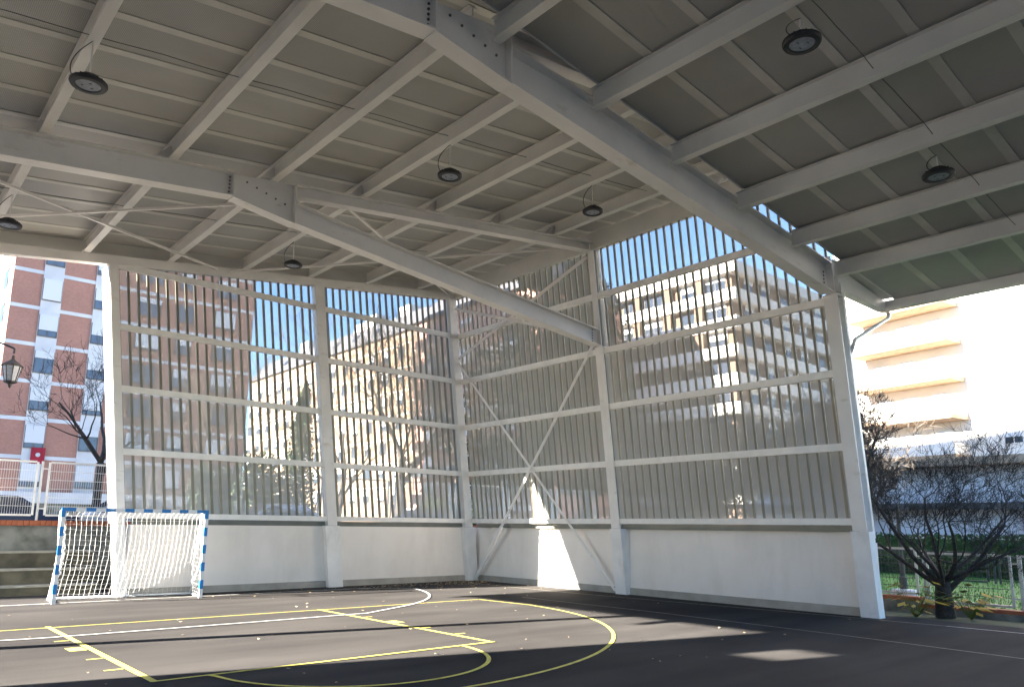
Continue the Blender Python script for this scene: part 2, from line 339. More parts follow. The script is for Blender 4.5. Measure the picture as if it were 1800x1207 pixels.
# columns -----------------------------------------------------------
def hcol(x0, x1, y0, y1, z0, z1, web, tf=.022, tw=.014):
    b = MB()
    if web == 'x':    # flanges face -X/+X, web in the XZ plane
        b.lbox(x0, x0+tf, y0, y1, z0, z1); b.lbox(x1-tf, x1, y0, y1, z0, z1); yc = (y0+y1)/2; b.lbox(x0+tf, x1-tf, yc-tw/2, yc+tw/2, z0, z1)
    else:
        b.lbox(x0, x1, y0, y0+tf, z0, z1); b.lbox(x0, x1, y1-tf, y1, z0, z1); xc = (x0+x1)/2; b.lbox(xc-tw/2, xc+tw/2, y0+tf, y1-tf, z0, z1)
    return b
def ztop(x0): return (zf(x0)-.22)/(1-0.121*LX)
t = thing('steel_column', (-10.95, 0, 0), 'sunlit white end column of the back screen beside the goal', 'column', 'columns along the back wall')
MB().lbox(-11.04, -10.84, -.14, .12, 1.74, ztop(-10.95)).build('shaft', m_steel, t)
MB().lbox(-11.06, -11.043, -.12, .56, 1.74, ztop(-10.95)-.02).build('end_trim', m_steel, t)
MB().lbox(-11.08, -10.85, -.17, .25, 0.0, 1.735).build('padding', m_pad, t)
t = thing('steel_column', (-5.27, 0, 0), 'white middle column of the back screen', 'column', 'columns along the back wall')
MB().lbox(-5.40, -5.10, -.14, .12, 1.74, ztop(-5.27)).build('shaft', m_steel, t)
MB().lbox(-5.50, -5.04, -.18, .20, 0.0, 1.735).build('padding', m_pad, t)
t = thing('steel_column', (-.25, 0, 0), 'white corner column where the back and right screens meet', 'column', 'columns along the back wall')
MB().lbox(-.36, -.06, -.14, .14, 1.74, ztop(-.25)).build('shaft', m_steel, t)
MB().lbox(-.44, -.02, -.19, .18, 0.0, 1.735).build('padding', m_pad, t)

# portal frames -----------------------------------------------------
def ibeam(xa, ta, ba, xb, tb, bb, y, wf, tf=.024, tw=.016):
    """I-section from (xa) to (xb) with top/bottom heights at either end, in the plane y."""
    b = MB(); h = wf/2
    for (za, zb, s) in ((ta, tb, -1), (ba, bb, 1)):
        b.hexa([(xa,y-h,min(za,za+s*tf)),(xb,y-h,min(zb,zb+s*tf)),(xb,y+h,min(zb,zb+s*tf)),(xa,y+h,min(za,za+s*tf)),
                (xa,y-h,max(za,za+s*tf)),(xb,y-h,max(zb,zb+s*tf)),(xb,y+h,max(zb,zb+s*tf)),(xa,y+h,max(za,za+s*tf))])
    k = tw/2
    b.hexa([(xa,y-k,ba+tf),(xb,y-k,bb+tf),(xb,y+k,bb+tf),(xa,y+k,ba+tf),(xa,y-k,ta-tf),(xb,y-k,tb-tf),(xb,y+k,tb-tf),(xa,y+k,ta-tf)])
    return b
bolt_me = MB().lathe([(0.0,.0),(.02,.0),(.02,.014),(0,.014)], (0,0,0), 6).mesh('bolt'); bolt_me.materials.append(m_bolt)
def bolt(p, parent, rot):
    o = link('bolt', bolt_me, parent); o.location = p; o.rotation_euler = rot; return o
FRAMES = ((Y4, 'middle white steel frame with a long diagonal strut onto the column of the crossed braces', .46, True, True),
          (Y5, 'near white steel frame whose strut meets the big end column on the right', .66, True, True),
          (Y6, 'white steel frame overhead beside the camera, out of the picture', .66, False, False))
for y, lab, dep, far_beam, leftcol in FRAMES:
    t = thing('steel_frame', (0, y, 0), lab, 'steel frame', 'frames carrying the roof')
    hw = .15
    # left rafter up to the splice
    ibeam(-22.3, zf(-22.3), zf(-22.3)-.48, XK-.012, zf(XK), zf(XK)-.50, y, .28).build('rafter', m_steel, t)
    # haunch plate between rafter splice and the fork
    bs = lambda x: 6.72-0.1135*(x+1.14)        # underside of strut
    ts = lambda x: bs(x)+dep                    # top of strut
    xh = -10.12
    MB().prism_y([(XK+.012, zf(XK)-.50), (xh, bs(xh)+.0), (xh, zf(xh)), (XK+.012, zf(XK))], y-.012, y+.012).build('haunch_plate', m_steel, t)
    MB().hexa([(XK,y-.14,zf(XK)-.52),(xh,y-.14,bs(xh)-.02),(xh,y+.14,bs(xh)-.02),(XK,y+.14,zf(XK)-.52),
               (XK,y-.14,zf(XK)-.496),(xh,y-.14,bs(xh)+.004),(xh,y+.14,bs(xh)+.004),(XK,y+.14,zf(XK)-.496)]).build('haunch_flange', m_steel, t)
    MB().box(XK-.012, XK+.012, y-.135, y+.135, zf(XK)-.47, zf(XK)-.03).build('splice_plate', m_steel, t)
    MB().box(xh-.012, xh+.012, y-.13, y+.13, bs(xh)+.03, zf(xh)-.03).build('stiffener', m_steel, t)
    # strut down to the column
    xe = -1.02
    b = ibeam(xh+.014, min(ts(xh), zf(xh)-.30), bs(xh), -9.0, ts(-9.0)-.03, bs(-9.0), y, .28)
    b2 = ibeam(-9.0, ts(-9.0)-.03, bs(-9.0), xe, ts(xe), bs(xe), y, .28); o = len(b.v)
    b.v += b2.v; b.f += [tuple(i+o for i in q) for q in b2.f]
    b.build('strut', m_steel, t)
    MB().lbox(-.172, -.15, y-.13, y+.13, bs(xe)+.05, ts(xe)-.02).build('end_plate', m_steel, t)
    if far_beam:
        ibeam(xh+.014, zf(xh), zf(xh)-.27, -1.28, zf(-1.28), zf(-1.28)-.27, y, .24).build('rafter', m_steel, t)
    # right column with padded foot
    zc = 9.62 if y == Y4 else 7.52
    zsp = bs(-1.0)
    hcol(-.139, .16, y-.15, y+.15, 1.74, zsp-.02, 'x').build('column', m_steel, t)
    hcol(-.115, .15, y-.10, y+.10, zsp, zc, 'x').build('column_head', m_steel, t)
    MB().lbox(-.15, .17, y-.155, y+.155, zsp-.018, zsp-.002).build('stiffener', m_steel, t)
    MB().lbox(-.166, .24 if y == Y4 else .10, y-.19, y+.19, 0, 1.735).build('padding', m_pad, t)
    if leftcol:
        MB().box(-17.52, -17.28, y-.12, y+.12, 0, zf(-17.4)-.49).build('column', m_steel, t)
    if y in (Y4, Y5):
        ysd = y-.026
        for i in range(5):
            bolt((XK-.06, ysd, zf(XK)-.10-.075*i), t, (pi/2, 0, 0))
            bolt((-11.12+.2*i, ysd, zf(XK)-.10-.055*i), t, (pi/2, 0, 0))
            bolt((-1.22, ysd, bs(-1.2)+.09+.08*i), t, (pi/2, 0, 0))

# roof: purlins, deck panels, seams, edge beams -----------------------
roof = thing('pavilion_roof', (-10, -6.5, 9), 'perforated metal roof deck on white purlins, sloping up over the two screens', 'roof')
def cpurlin(x, y0, y1, z, h, slope, w=.09, tf=.012):
    b = MB(); y0, y1 = min(y0, y1), max(y0, y1)
    hw = w/2
    def bx(xa, xb, za, zb): b.box(x+xa, x+xb, y0, y1, z+za, z+zb)
    bx(-hw-.03, hw+.03, 0, tf); bx(-.010, .010, tf, h-tf); bx(-hw-.03, hw+.03, h-tf, h); return b
FARP = [-20.7, -18.65, -16.62, -14.58, -12.55, -10.57, -8.58, -6.60, -4.64, -2.70]
for x in FARP:
    cpurlin(x, Y5+.2, -.02, zf(x)+.004, .33, 0).build('purlin', m_steel2, roof)
    for y in (Y4,):
        for s in (-1, 1):
            b = MB(); z0 = zf(x)+.006
            b.hexa([(x-.28,y+s*.055-.005,z0),(x-.02,y+s*.055-.005,z0),(x-.02,y+s*.055+.005,z0),(x-.28,y+s*.055+.005,z0),
                    (x-.06,y+s*.055-.005,z0+.26),(x-.02,y+s*.055-.005,z0+.26),(x-.02,y+s*.055+.005,z0+.26),(x-.06,y+s*.055+.005,z0+.26)])
            b.build('cleat', m_steel, roof)
def deck_panels(parent, x0, x1, zfun, ys, y_lo, y_hi, gap=.06):
    ys = [y for y in ys if y_lo < y < y_hi]; ed = [y_lo]+sorted(ys)+[y_hi]
    for a, b_ in zip(ed[:-1], ed[1:]):
        MB().hexa([(x0,a,zfun(x0)),(x1,a,zfun(x1)),(x1,b_,zfun(x1)),(x0,b_,zfun(x0)),(x0,a,zfun(x0)+.05),(x1,a,zfun(x1)+.05),(x1,b_,zfun(x1)+.05),(x0,b_,zfun(x0)+.05)]).build('deck_panel', m_deck, parent)
    for y in ys:
        MB().hexa([(x0,y-.075,zfun(x0)-.014),(x1,y-.075,zfun(x1)-.014),(x1,y+.075,zfun(x1)-.014),(x0,y+.075,zfun(x0)-.014),(x0,y-.075,zfun(x0)-.003),(x1,y-.075,zfun(x1)-.003),(x1,y+.075,zfun(x1)-.003),(x0,y+.075,zfun(x0)-.003)]).build('deck_seam', m_deckseam, parent)
deck_panels(roof, -22.4, -.75, lambda x: zf(x)+.36, [-6.37+.93*n for n in range(-7, 7)], -13.55, .28)
# eave beam over the right screen, edge beams
MB().hexa([(-1.20,-12.95,9.47),(-1.02,-12.95,9.47),(-1.02,-.02,9.47),(-1.20,-.02,9.47),(-1.20,-12.95,9.99),(-1.02,-12.95,9.99),(-1.02,-.02,9.99),(-1.20,-.02,9.99)]).build('eave_beam', m_steel2, roof)
MB().box(-22.55, -22.38, -12.9, .28, zf(-22.4)-.03, zf(-22.4)+.45).build('edge_beam', m_steel2, roof)
MB().hexa([(-22.4,-.11,zf(-22.4)-.24),(-1.05,-.11,zf(-1.05)-.24),(-1.05,.11,zf(-1.05)-.24),(-22.4,.11,zf(-22.4)-.24),(-22.4,-.11,zf(-22.4)),(-1.05,-.11,zf(-1.05)),(-1.05,.11,zf(-1.05)),(-22.4,.11,zf(-22.4))]).build('gable_beam', m_steel, roof)
MB().hexa([(-22.4,.09,zf(-22.4)+.002),(-1.05,.09,zf(-1.05)+.002),(-1.05,.11,zf(-1.05)+.002),(-22.4,.11,zf(-22.4)+.002),(-22.4,.09,zf(-22.4)+.355),(-1.05,.09,zf(-1.05)+.355),(-1.05,.11,zf(-1.05)+.355),(-22.4,.11,zf(-22.4)+.355)]).build('gable_fascia', m_steel2, roof)

roof2 = thing('pavilion_roof', (-5, -20, 8), 'lower near roof deck falling to the right past the end column', 'roof')
NEARP = [-10.45, -8.50, -6.58, -4.62, -2.72, -.95]
for x in NEARP:
    cpurlin(x, -21.25, Y5-.16, zn(x), .33, 0).build('purlin', m_steel2, roof2)
for x in (-12.55, -14.58, -16.62, -18.65, -20.7):
    cpurlin(x, -21.25, Y5-.16, zf(x)-.15, .33, 0).build('purlin', m_steel2, roof2)
ynear = [-14.36-.93*n for n in range(0, 14)]
deck_panels(roof2, XK, 1.80, lambda x: zn(x)+.36, ynear, -21.3, -13.42)
deck_panels(roof2, -22.4, XK-.003, lambda x: zf(x)+.20, ynear, -21.3, -13.42)
def near_bar(x0, x1, y0, y1, a, b_, name, m):
    MB().hexa([(x0,y0,zn(x0)+a),(x1,y0,zn(x1)+a),(x1,y1,zn(x1)+a),(x0,y1,zn(x0)+a),(x0,y0,zn(x0)+b_),(x1,y0,zn(x1)+b_),(x1,y1,zn(x1)+b_),(x0,y1,zn(x0)+b_)]).build(name, m, roof2)
near_bar(XK, 1.78, -13.418, -13.40, .33, .44, 'edge_trim', m_steel)
MB().hexa([(XK,-13.53,zn(XK)+.42),(-.78,-13.53,zn(-.78)+.42),(-.78,-13.51,zn(-.78)+.42),(XK,-13.51,zn(XK)+.42),(XK,-13.53,zf(XK)+.40),(-.78,-13.53,zf(-.78)+.40),(-.78,-13.51,zf(-.78)+.40),(XK,-13.51,zf(XK)+.40)]).build('sky_gap_blocker', m_steel, roof2)  # added out of sight to keep blue sky light off the upper beam
MB().box(1.64, 1.80, -21.3, -13.03, zn(1.75)+.12, zn(1.75)+.345).build('eave_beam', m_steel2, roof2)
MB().box(1.803, 1.93, -21.3, -13.0, zn(1.75)+.17, zn(1.75)+.32).build('gutter', m_steel2, roof2)
MB().box(-22.55, -22.38, -21.3, -13.5, zf(-22.4)-.15, zf(-22.4)+.3).build('edge_beam', m_steel2, roof2)
MB().hexa([(-.68,Y5-.09,6.86),(1.638,Y5-.09,6.83),(1.638,Y5+.09,6.83),(-.68,Y5+.09,6.86),(-.68,Y5-.09,7.36),(1.638,Y5-.09,7.05),(1.638,Y5+.09,7.05),(-.68,Y5+.09,7.36)]).build('cantilever_bracket', m_steel, roof2)
near_bar(-.6, 1.63, -13.415, -13.02, .365, .39, 'soffit', m_deckseam)
pipe = MB().tube([(1.86,-13.12,6.95),(1.86,-13.14,6.86),(1.80,-13.2,6.77),(1.5,-13.3,6.60),(-.33,-13.3,5.78),(-.42,-13.28,5.6)], .045, 10)
pipe.tube([(-.40,-13.28,5.62),(-.34,-13.20,5.5),(-.30,-12.9,5.42)], .045, 10)
pipe.build('rain_downpipe', m_steel, smooth=True, label='white rain pipe bending from the near eave to the end column', cat='downpipe')
t = thing('column_cladding', (.22, Y5, 0), 'pale cladding strip along the outer edge of the big end column', 'cladding')
MB().lbox(.165, .30, Y5-.12, Y5+.14, 1.6, 7.0).build('cladding_sheet', m_steel, t)
MB().box(.11, .20, Y5-.10, Y5+.3, 0.0, 1.50).build('cladding_foot', m_pad, t)

# screens ------------------------------------------------------------
HB, HS = 1.933, 1.553
GZ = [HB+HS*k for k in range(5)]
def rib_back(x0, zt):     # U-shaped rib .04 wide, .045 deep
    return MB().lbox(x0-.029, x0+.029, .008, .068, 1.95, zt)
def screen_back(x0, x1, lab):
    t = thing('screen_wall', ((x0+x1)/2, 0, 1.9), lab, 'screen', 'perforated screens between the columns')
    n = round((x1-x0)/.241); st = (x1-x0)/n
    for i in range(n+1):
        x = x0+i*st; rib_back(x, ztop(x)+.0).build('rib', m_rib, t)
        if i < n:
            a, b = x+.028, x+st-.028; za, zb = ztop(a), ztop(b)
            MB().quad((a+LX*1.95,.042,1.95),(b+LX*1.95,.042,1.95),(b+LX*zb,.042,zb),(a+LX*za,.042,za)).build('perforated_panel', m_perf, t)
    for k, z in enumerate(GZ):
        if k == 0: MB().lbox(x0-.02, x1+.02, -.10, .005, z-.07, z+.07).build('bottom_rail', m_rail, t)
        else: MB().lbox(x0-.02, x1+.02, -.09, .005, z-.078, z+.078).build('girt', m_rail, t)
screen_back(-10.82, -5.30, 'left bay of the perforated back screen, red brick tower showing through')
screen_back(-5.20, -.20, 'right bay of the perforated back screen, next to the corner column')
def screen_side(y0, y1, lab):
    t = thing('screen_wall', (0, (y0+y1)/2, 1.9), lab, 'screen', 'perforated screens between the columns')
    n = round((y1-y0)/.24); st = (y1-y0)/n; zt = 9.47
    for i in range(n+1):
        y = y0+i*st; MB().lbox(.008, .060, y-.025, y+.025, 1.95, zt).build('rib', m_rib, t)
        if i < n:
            a, b = y+.024, y+st-.024
            MB().quad((.042+LX*1.95,a,1.95),(.042+LX*1.95,b,1.95),(.042+LX*zt,b,zt),(.042+LX*zt,a,zt)).build('perforated_panel', m_perf, t)
    for k, z in enumerate(GZ):
        if k == 0: MB().lbox(-.10, .005, y0-.02, y1+.02, z-.07, z+.07).build('bottom_rail', m_rail, t)
        else: MB().lbox(-.09, .005, y0-.02, y1+.02, z-.078, z+.078).build('girt', m_rail, t)
screen_side(-6.46, -.14, 'far bay of the perforated right screen behind the crossed braces')
screen_side(-13.06, -6.50, 'near bay of the perforated right screen beside the big end column')

# bracing --------------------------------------------------------------
def xs(z, off=-.16): return LX*z+off
def brace(parent, a, b, w=.07): MB().bar(a, b, w, .012, (1,0,0)).bar(Vector(a)+Vector((-.02,0,w/2)), Vector(b)+Vector((-.02,0,w/2)), .012, .05, (0,0,1)).build('brace', m_steel, parent)
t = thing('cross_brace', (-.1, -3.2, 0), 'large X of white steel braces in front of the right screen', 'brace')
brace(t, (xs(.08), -6.28, .08), (xs(7.2), -.15, 7.2)); brace(t, (xs(.05)-.03, -.24, .05), (xs(6.8)-.03, -6.35, 6.8))
MB().bar((xs(.05)-.03, -.24, .05), (xs(1.75)-.03, -1.78, 1.75), .11, .07, (1,0,0)).build('padding', m_pad, t)
t = thing('cross_brace', (-1, -3.2, 7), 'upper pair of thin white braces above the right screen strut', 'brace')
brace(t, (xs(7.35), -.18, 7.35), (xs(9.26), -6.36, 9.26)); brace(t, (xs(9.06)-.03, -.22, 9.06), (xs(7.0)-.03, -6.36, 7.0))
def rbrace(parent, x0, x1):
    for (xa, xb, dz) in ((x0, x1, -.10), (x1, x0, -.14)):
        MB().bar((xa, Y4+.15, zf(xa)+dz), (xb, -.13, zf(xb)+dz), .055, .012).bar((xa, Y4+.15, zf(xa)+dz+.03), (xb, -.13, zf(xb)+dz+.03), .010, .05).build('brace', m_steel, parent)
t = thing('roof_brace', (-12, -3.2, 8), 'crossed white roof braces above the sports goal side', 'brace'); rbrace(t, -17.6, -9.35)
t = thing('roof_brace', (-5, -3.2, 9), 'crossed white roof braces close to the far corner', 'brace'); rbrace(t, -9.0, -1.5)

# lamps -----------------------------------------------------------------
LAMPS = [((-14.58,-9.86), 'highbay lamp at upper left, nearest the picture edge above the left rafter', 'f'),
         ((-14.56,-3.45), 'highbay lamp at the left picture edge above the brick tower', 'f'),
         ((-8.50,-3.05), 'farthest highbay lamp, hanging just above the back screen', 'f'),
         ((-8.55,-9.70), 'highbay lamp hanging in the middle of the ceiling', 'f'),
         ((-4.55,-9.62), 'highbay lamp hanging just left of the near strut', 'f'),
         ((-8.20,-16.42), 'largest highbay lamp, at the top right', 'n'),
         ((-4.25,-16.50), 'highbay lamp at right above the pale building', 'n')]
for (x, y), lab, w in LAMPS:
    zb = (zf(x)+.0) if w == 'f' else zn(x)
    zl = zb-(.58 if w == 'f' else .28)
    t = thing('highbay_lamp', (x, y, zl), 'round black '+lab, 'lamp', 'round black lamps under the roof')
    prof = [(.0,-.055),(.150,-.055),(.158,-.075),(.215,-.07),(.230,-.045),(.228,-.015),(.205,.0),(.15,.015),(.135,.05),(.10,.075),(.06,.09),(.0,.09)]
    MB().lathe(prof, (x, y, zl), 32).build('housing', m_black, t, smooth=False)
    MB().lathe([(.0,-.062),(.08,-.064),(.149,-.060)], (x, y, zl), 32).build('lens', m_lens, t)
    fin = MB()
    for k in range(16):
        a = 2*pi*k/16; fin.bar((x+.10*cos(a), y+.10*sin(a), zl+.035), (x+.185*cos(a), y+.185*sin(a), zl+.012), .008, .03)
    fin.build('cooling_fins', m_black, t)
    for q in range(3):
        a = q*2.1+.6+x; bx_, by_ = x+.07*cos(a), y+.07*sin(a)
        MB().box(bx_-.016, bx_+.016, by_-.006, by_+.006, zl-.071, zl-.066).build('lens_clip', m_black, t)
    MB().tube([(x,y,zl+.08),(x,y,zb)], .012, 8).build('rod', m_steel, t)
    c = []
    for i in range(15):
        u = i/14; c.append((x-.16*sin(pi*u)-.18*(1-u)**2, y+.05*sin(pi*u)+.05*(1-u), zl+.01+(zb-zl-.0)*u-.08*sin(pi*u)*(1-u)))
    MB().tube(c, .007, 5).build('cable', m_wire, t)
for (y, x0, x1, lab, fn) in ((-9.68, -21, -2.7, 'thin dark supply cable strung under the ceiling in the middle bay', lambda x: zf(x)+.20), (-3.35, -21, -4.6, 'thin dark supply cable strung under the ceiling of the far bay', lambda x: zf(x)+.16),
                         (-16.6, -11, -.9, 'thin dark supply cable strung under the near falling roof', lambda x: zn(x)+.16)):
    MB().tube([(x0+(x1-x0)*i/30, y+.008*sin(i), fn(x0+(x1-x0)*i/30)-.02*abs(sin(i*1.05))) for i in range(31)], .006, 5).build('supply_cable', m_wire, label=lab, cat='cable')

# ------------------------------------------------------------------ goal
def make_goal():
    th = -0.0858; G = Vector((-12.5575, -0.9512, 0)); u = Vector((cos(th), sin(th), 0)); b = Vector((-sin(th), cos(th), 0)); z = Vector((0,0,1))
    t = thing('sports_goal', tuple(G), 'small sports goal with blue and white striped posts and a white net', 'goal')
    P = lambda a, d, h: G+u*a+b*d+z*h
    def seg(a0, a1, h0, h1, m, nm):
        s = MB(); q = .04
        s.hexa([P(a0,-q,h0),P(a1,-q,h0),P(a1,q,h0),P(a0,q,h0),P(a0,-q,h1),P(a1,-q,h1),P(a1,q,h1),P(a0,q,h1)]); s.build(nm, m, t)
    for c in (0, 3.08):
        for i in range(10):
            seg(c-.04, c+.04, .208*i, .208*(i+1) if i < 9 else 2.08, m_blue if i % 2 else m_white, 'post_stripe')
    n = 15; x0, x1 = .041, 3.039
    for i in range(n):
        seg(x0+(x1-x0)*i/n, x0+(x1-x0)*(i+1)/n, 2.0, 2.079, m_white if i % 2 else m_blue, 'crossbar_stripe')
    for c in (0, 3.08):
        MB().tube([P(c,.04,2.03),P(c,.25,2.03),P(c,.42,2.0),P(c,.50,1.9),P(c,.48,1.75),P(c,.30,1.4),P(c,.05,1.02)], .026, 8).build('net_bracket', m_white, t, smooth=True)
        MB().tube([P(c,.04,.98),P(c,.5,.5),P(c,.98,.03)], .024, 8).build('stay', m_white, t, smooth=True)
        MB().tube([P(c,.04,.03),P(c,1.0,.03)], .028, 8).build('ground_tube', m_white, t, smooth=True)
    MB().tube([P(0,1.0,.03),P(3.08,1.0,.03)], .028, 8).build('rear_ground_tube', m_white, t, smooth=True)
    rnd = random.Random(3)
    NX, NZ = 29, 20
    def back(i, j):
        s = i/NX; v = j/NZ        # v 0 at crossbar, then back and down to the rear tube
        if v < .16: d = .05+v/.16*.42; h = 2.0-.10*v/.16
        else:
            w = (v-.16)/.84; d = .47+.42*w**1.3-.16*sin(pi*w)*(.4+.6*sin(pi*s)); h = 1.90*(1-w)+.02
        sag = .05*sin(pi*s)*sin(pi*v)
        a = 3.08*s+.012*rnd.uniform(-1,1)+.06*sin(v*4+s*2)*v
        return P(a, d+.015*rnd.uniform(-1,1), max(.012, h-sag+.012*rnd.uniform(-1,1)))
    grid = [[back(i, j) for j in range(NZ+1)] for i in range(NX+1)]
    nb = MB(); r = .0022
    for i in range(NX+1): nb.tube(grid[i], r, 3, False)
    for j in range(NZ+1): nb.tube([grid[i][j] for i in range(NX+1)], r, 3, False)
    for c, sgn in ((0, 1), (3.08, -1)):
        gs = []
        for k in range(10):
            row = []
            for j in range(NZ+1):
                pb = grid[0 if c == 0 else NX][j]; pf = P(c, .05, max(.02, 2.0-2.0*j/NZ)); w = k/9
                q = pf.lerp(pb, w)+u*sgn*(.13*sin(pi*w)*sin(pi*j/NZ)+.02*sin(3*j+k)); row.append(q)
            gs.append(row)
        for k in range(10): nb.tube(gs[k], r, 3, False)
        for j in range(NZ+1): nb.tube([gs[k][j] for k in range(10)], r, 3, False)
    for q in range(5):    # slack bottom hem lying on the asphalt
        nb.tube([P(3.08*i/40, .86+.035*q+.03*sin(i*1.3+q), .03+.012*sin(i*2.1+q*2)) for i in range(41)], .007, 3, False)
    nb.build('net', m_net, t, kind='stuff')
make_goal()

# ------------------------------------------------------------------ left: bleacher steps, retaining wall, fence, lantern
t = thing('bleacher_steps', (-18, 1.5, 0), 'mossy concrete steps behind the goal at the left', 'steps')
for y, z0, z1 in ((1.42, 0, .25), (1.76, .25, .63), (2.10, .63, 1.04)):
    MB().box(-34, -11.15, y, 2.497, z0+.001, z1-.05).build('riser', m_stepc, t)
    MB().box(-34, -11.15, y-.025, 2.497, z1-.049, z1).build('tread', m_steptread, t)
t = thing('retaining_wall', (-12, 2.5, 0), 'stained grey concrete wall with an orange brick coping above the steps', 'wall')
MB().box(-34, 30, 2.5, 2.83, -.4, 1.66).build('wall_body', m_concrete, t)
brick_me = MB().box(-.058, .058, -.20, .20, 0, .13).mesh('brick'); brick_me.materials.append(m_brick_c)
for k in range(44):
    o = link('brick', brick_me, t); o.location = (-16.2+k*.125, 2.66+random.uniform(-.006,.006), 1.662+random.uniform(0,.004)); o.rotation_euler = (0, 0, random.uniform(-.02,.02))
MB().box(-34, -16.28, 2.47, 2.86, 1.662, 1.79).build('brick_course', m_brick_c, t, kind='stuff')
MB().box(-10.74, 30, 2.47, 2.86, 1.662, 1.79).build('brick_course', m_brick_c, t, kind='stuff')
def fence_panel(x0, x1, y, z0, z1, lab, grp, axis='x', m=None, step=.055, name='fence_panel', gm=None):
    m = m or m_rail
    def pt(a, d, z): return (a, y+d, z) if axis == 'x' else (y+d, a, z)
    t = thing(name, pt((x0+x1)/2, 0, z0), lab, 'fence', grp)
    for a in (x0, x1): MB().bar(pt(a,0,z0), pt(a,0,z1), .05, .05, (1,0,0) if axis != 'x' else (0,1,0)).build('upright', m, t)
    for z in (z0, z1): MB().bar(pt(x0+.026,0,z), pt(x1-.026,0,z), .045, .05).build('rail', m, t)
    b = MB(); n = int((x1-x0)/step)
    for i in range(1, n):
        a = x0+(x1-x0)*i/n; b.bar(pt(a,0,z0+.02), pt(a,0,z1-.02), .0055, .0055, (1,0,0) if axis != 'x' else (0,1,0))
    for i in range(1, 6):
        z = z0+(z1-z0)*i/6; b.bar(pt(x0+.02,.008,z), pt(x1-.02,.008,z), .008, .012)
    b.build('bar_grid', gm or m, t, kind='stuff')
    for a in (x0-.17,): MB().tube([pt(a,0,z0-.25), pt(a,0,z1+.02)], .03, 8).build('post', m, t); MB().bar(pt(a,0,z1-.17),pt(x0,0,z1-.17),.02,.03).build('bracket', m, t); MB().bar(pt(a,0,z0+.17),pt(x0,0,z0+.17),.02,.03).build('bracket', m, t)
xx = -17.5; i = 0
LBL = ['leftmost pale mesh fence panel above the brick coping, mostly out of frame', 'pale mesh fence panel above the brick coping at the left picture edge', 'pale mesh fence panel above the coping, right behind the goal corner',
       'mesh fence panel seen through the left end of the back screen', 'mesh fence panel seen low through the middle of the left back bay', 'mesh fence panel seen low near the middle back column',
       'mesh fence panel seen low through the right back bay', 'mesh fence panel seen low by the corner column', 'mesh fence panel seen faintly beyond the corner', 'last mesh fence panel beyond the right screen']
for i in range(10):
    fence_panel(-17.65+i*2.68, -17.65+i*2.68+2.40, 2.66, 1.93, 3.30, LBL[i], 'mesh fence panels above the retaining wall')
# lantern on a bracket
t = thing('street_lantern', (-14.6, 2.0, 1.04), 'dark old style lantern hanging from a curled bracket at the left edge', 'street lamp')
lx, ly, lzz = -13.56, 1.55, 5.42
MB().lathe([(.10,0),(.10,.5),(.065,.6),(.05,2.0),(.045,5.2),(.0,5.3)], (-14.6,2.0,1.04), 12).build('post', m_black, t)
MB().tube([(-14.6,2.0,6.0)]+[(-14.6+1.04*k/12, 2.0-.45*k/12, 5.98+.16*sin(pi*k/12*1.0)) for k in range(1,13)]+[(lx,ly,5.86)], .025, 8).build('arm', m_black, t)
MB().tube([(-14.15+.12*cos(a*.5)*(1-a/14), 1.8, 5.98+.12*sin(a*.5)*(1-a/14)) for a in range(14)], .014, 6).build('scroll', m_black, t)
MB().lathe([(.0,.40),(.03,.38),(.035,.30),(.06,.27),(.20,.17),(.25,.13),(.25,.11),(.0,.11)], (lx,ly,lzz), 8).build('cap', m_bark2, t)
MB().lathe([(.205,.11),(.13,-.26),(.0,-.26)], (lx,ly,lzz), 8).build('glass', m_lens, t)
rb = MB()
for k in range(8):
    a = 2*pi*k/8; rb.bar((lx+.208*cos(a), ly+.208*sin(a), lzz+.11), (lx+.132*cos(a), ly+.132*sin(a), lzz-.26), .015, .015)
rb.build('frame', m_black, t); MB().lathe([(.15,-.26),(.14,-.30),(.05,-.33),(.03,-.40),(.0,-.44)], (lx,ly,lzz), 8).build('finial', m_black, t)

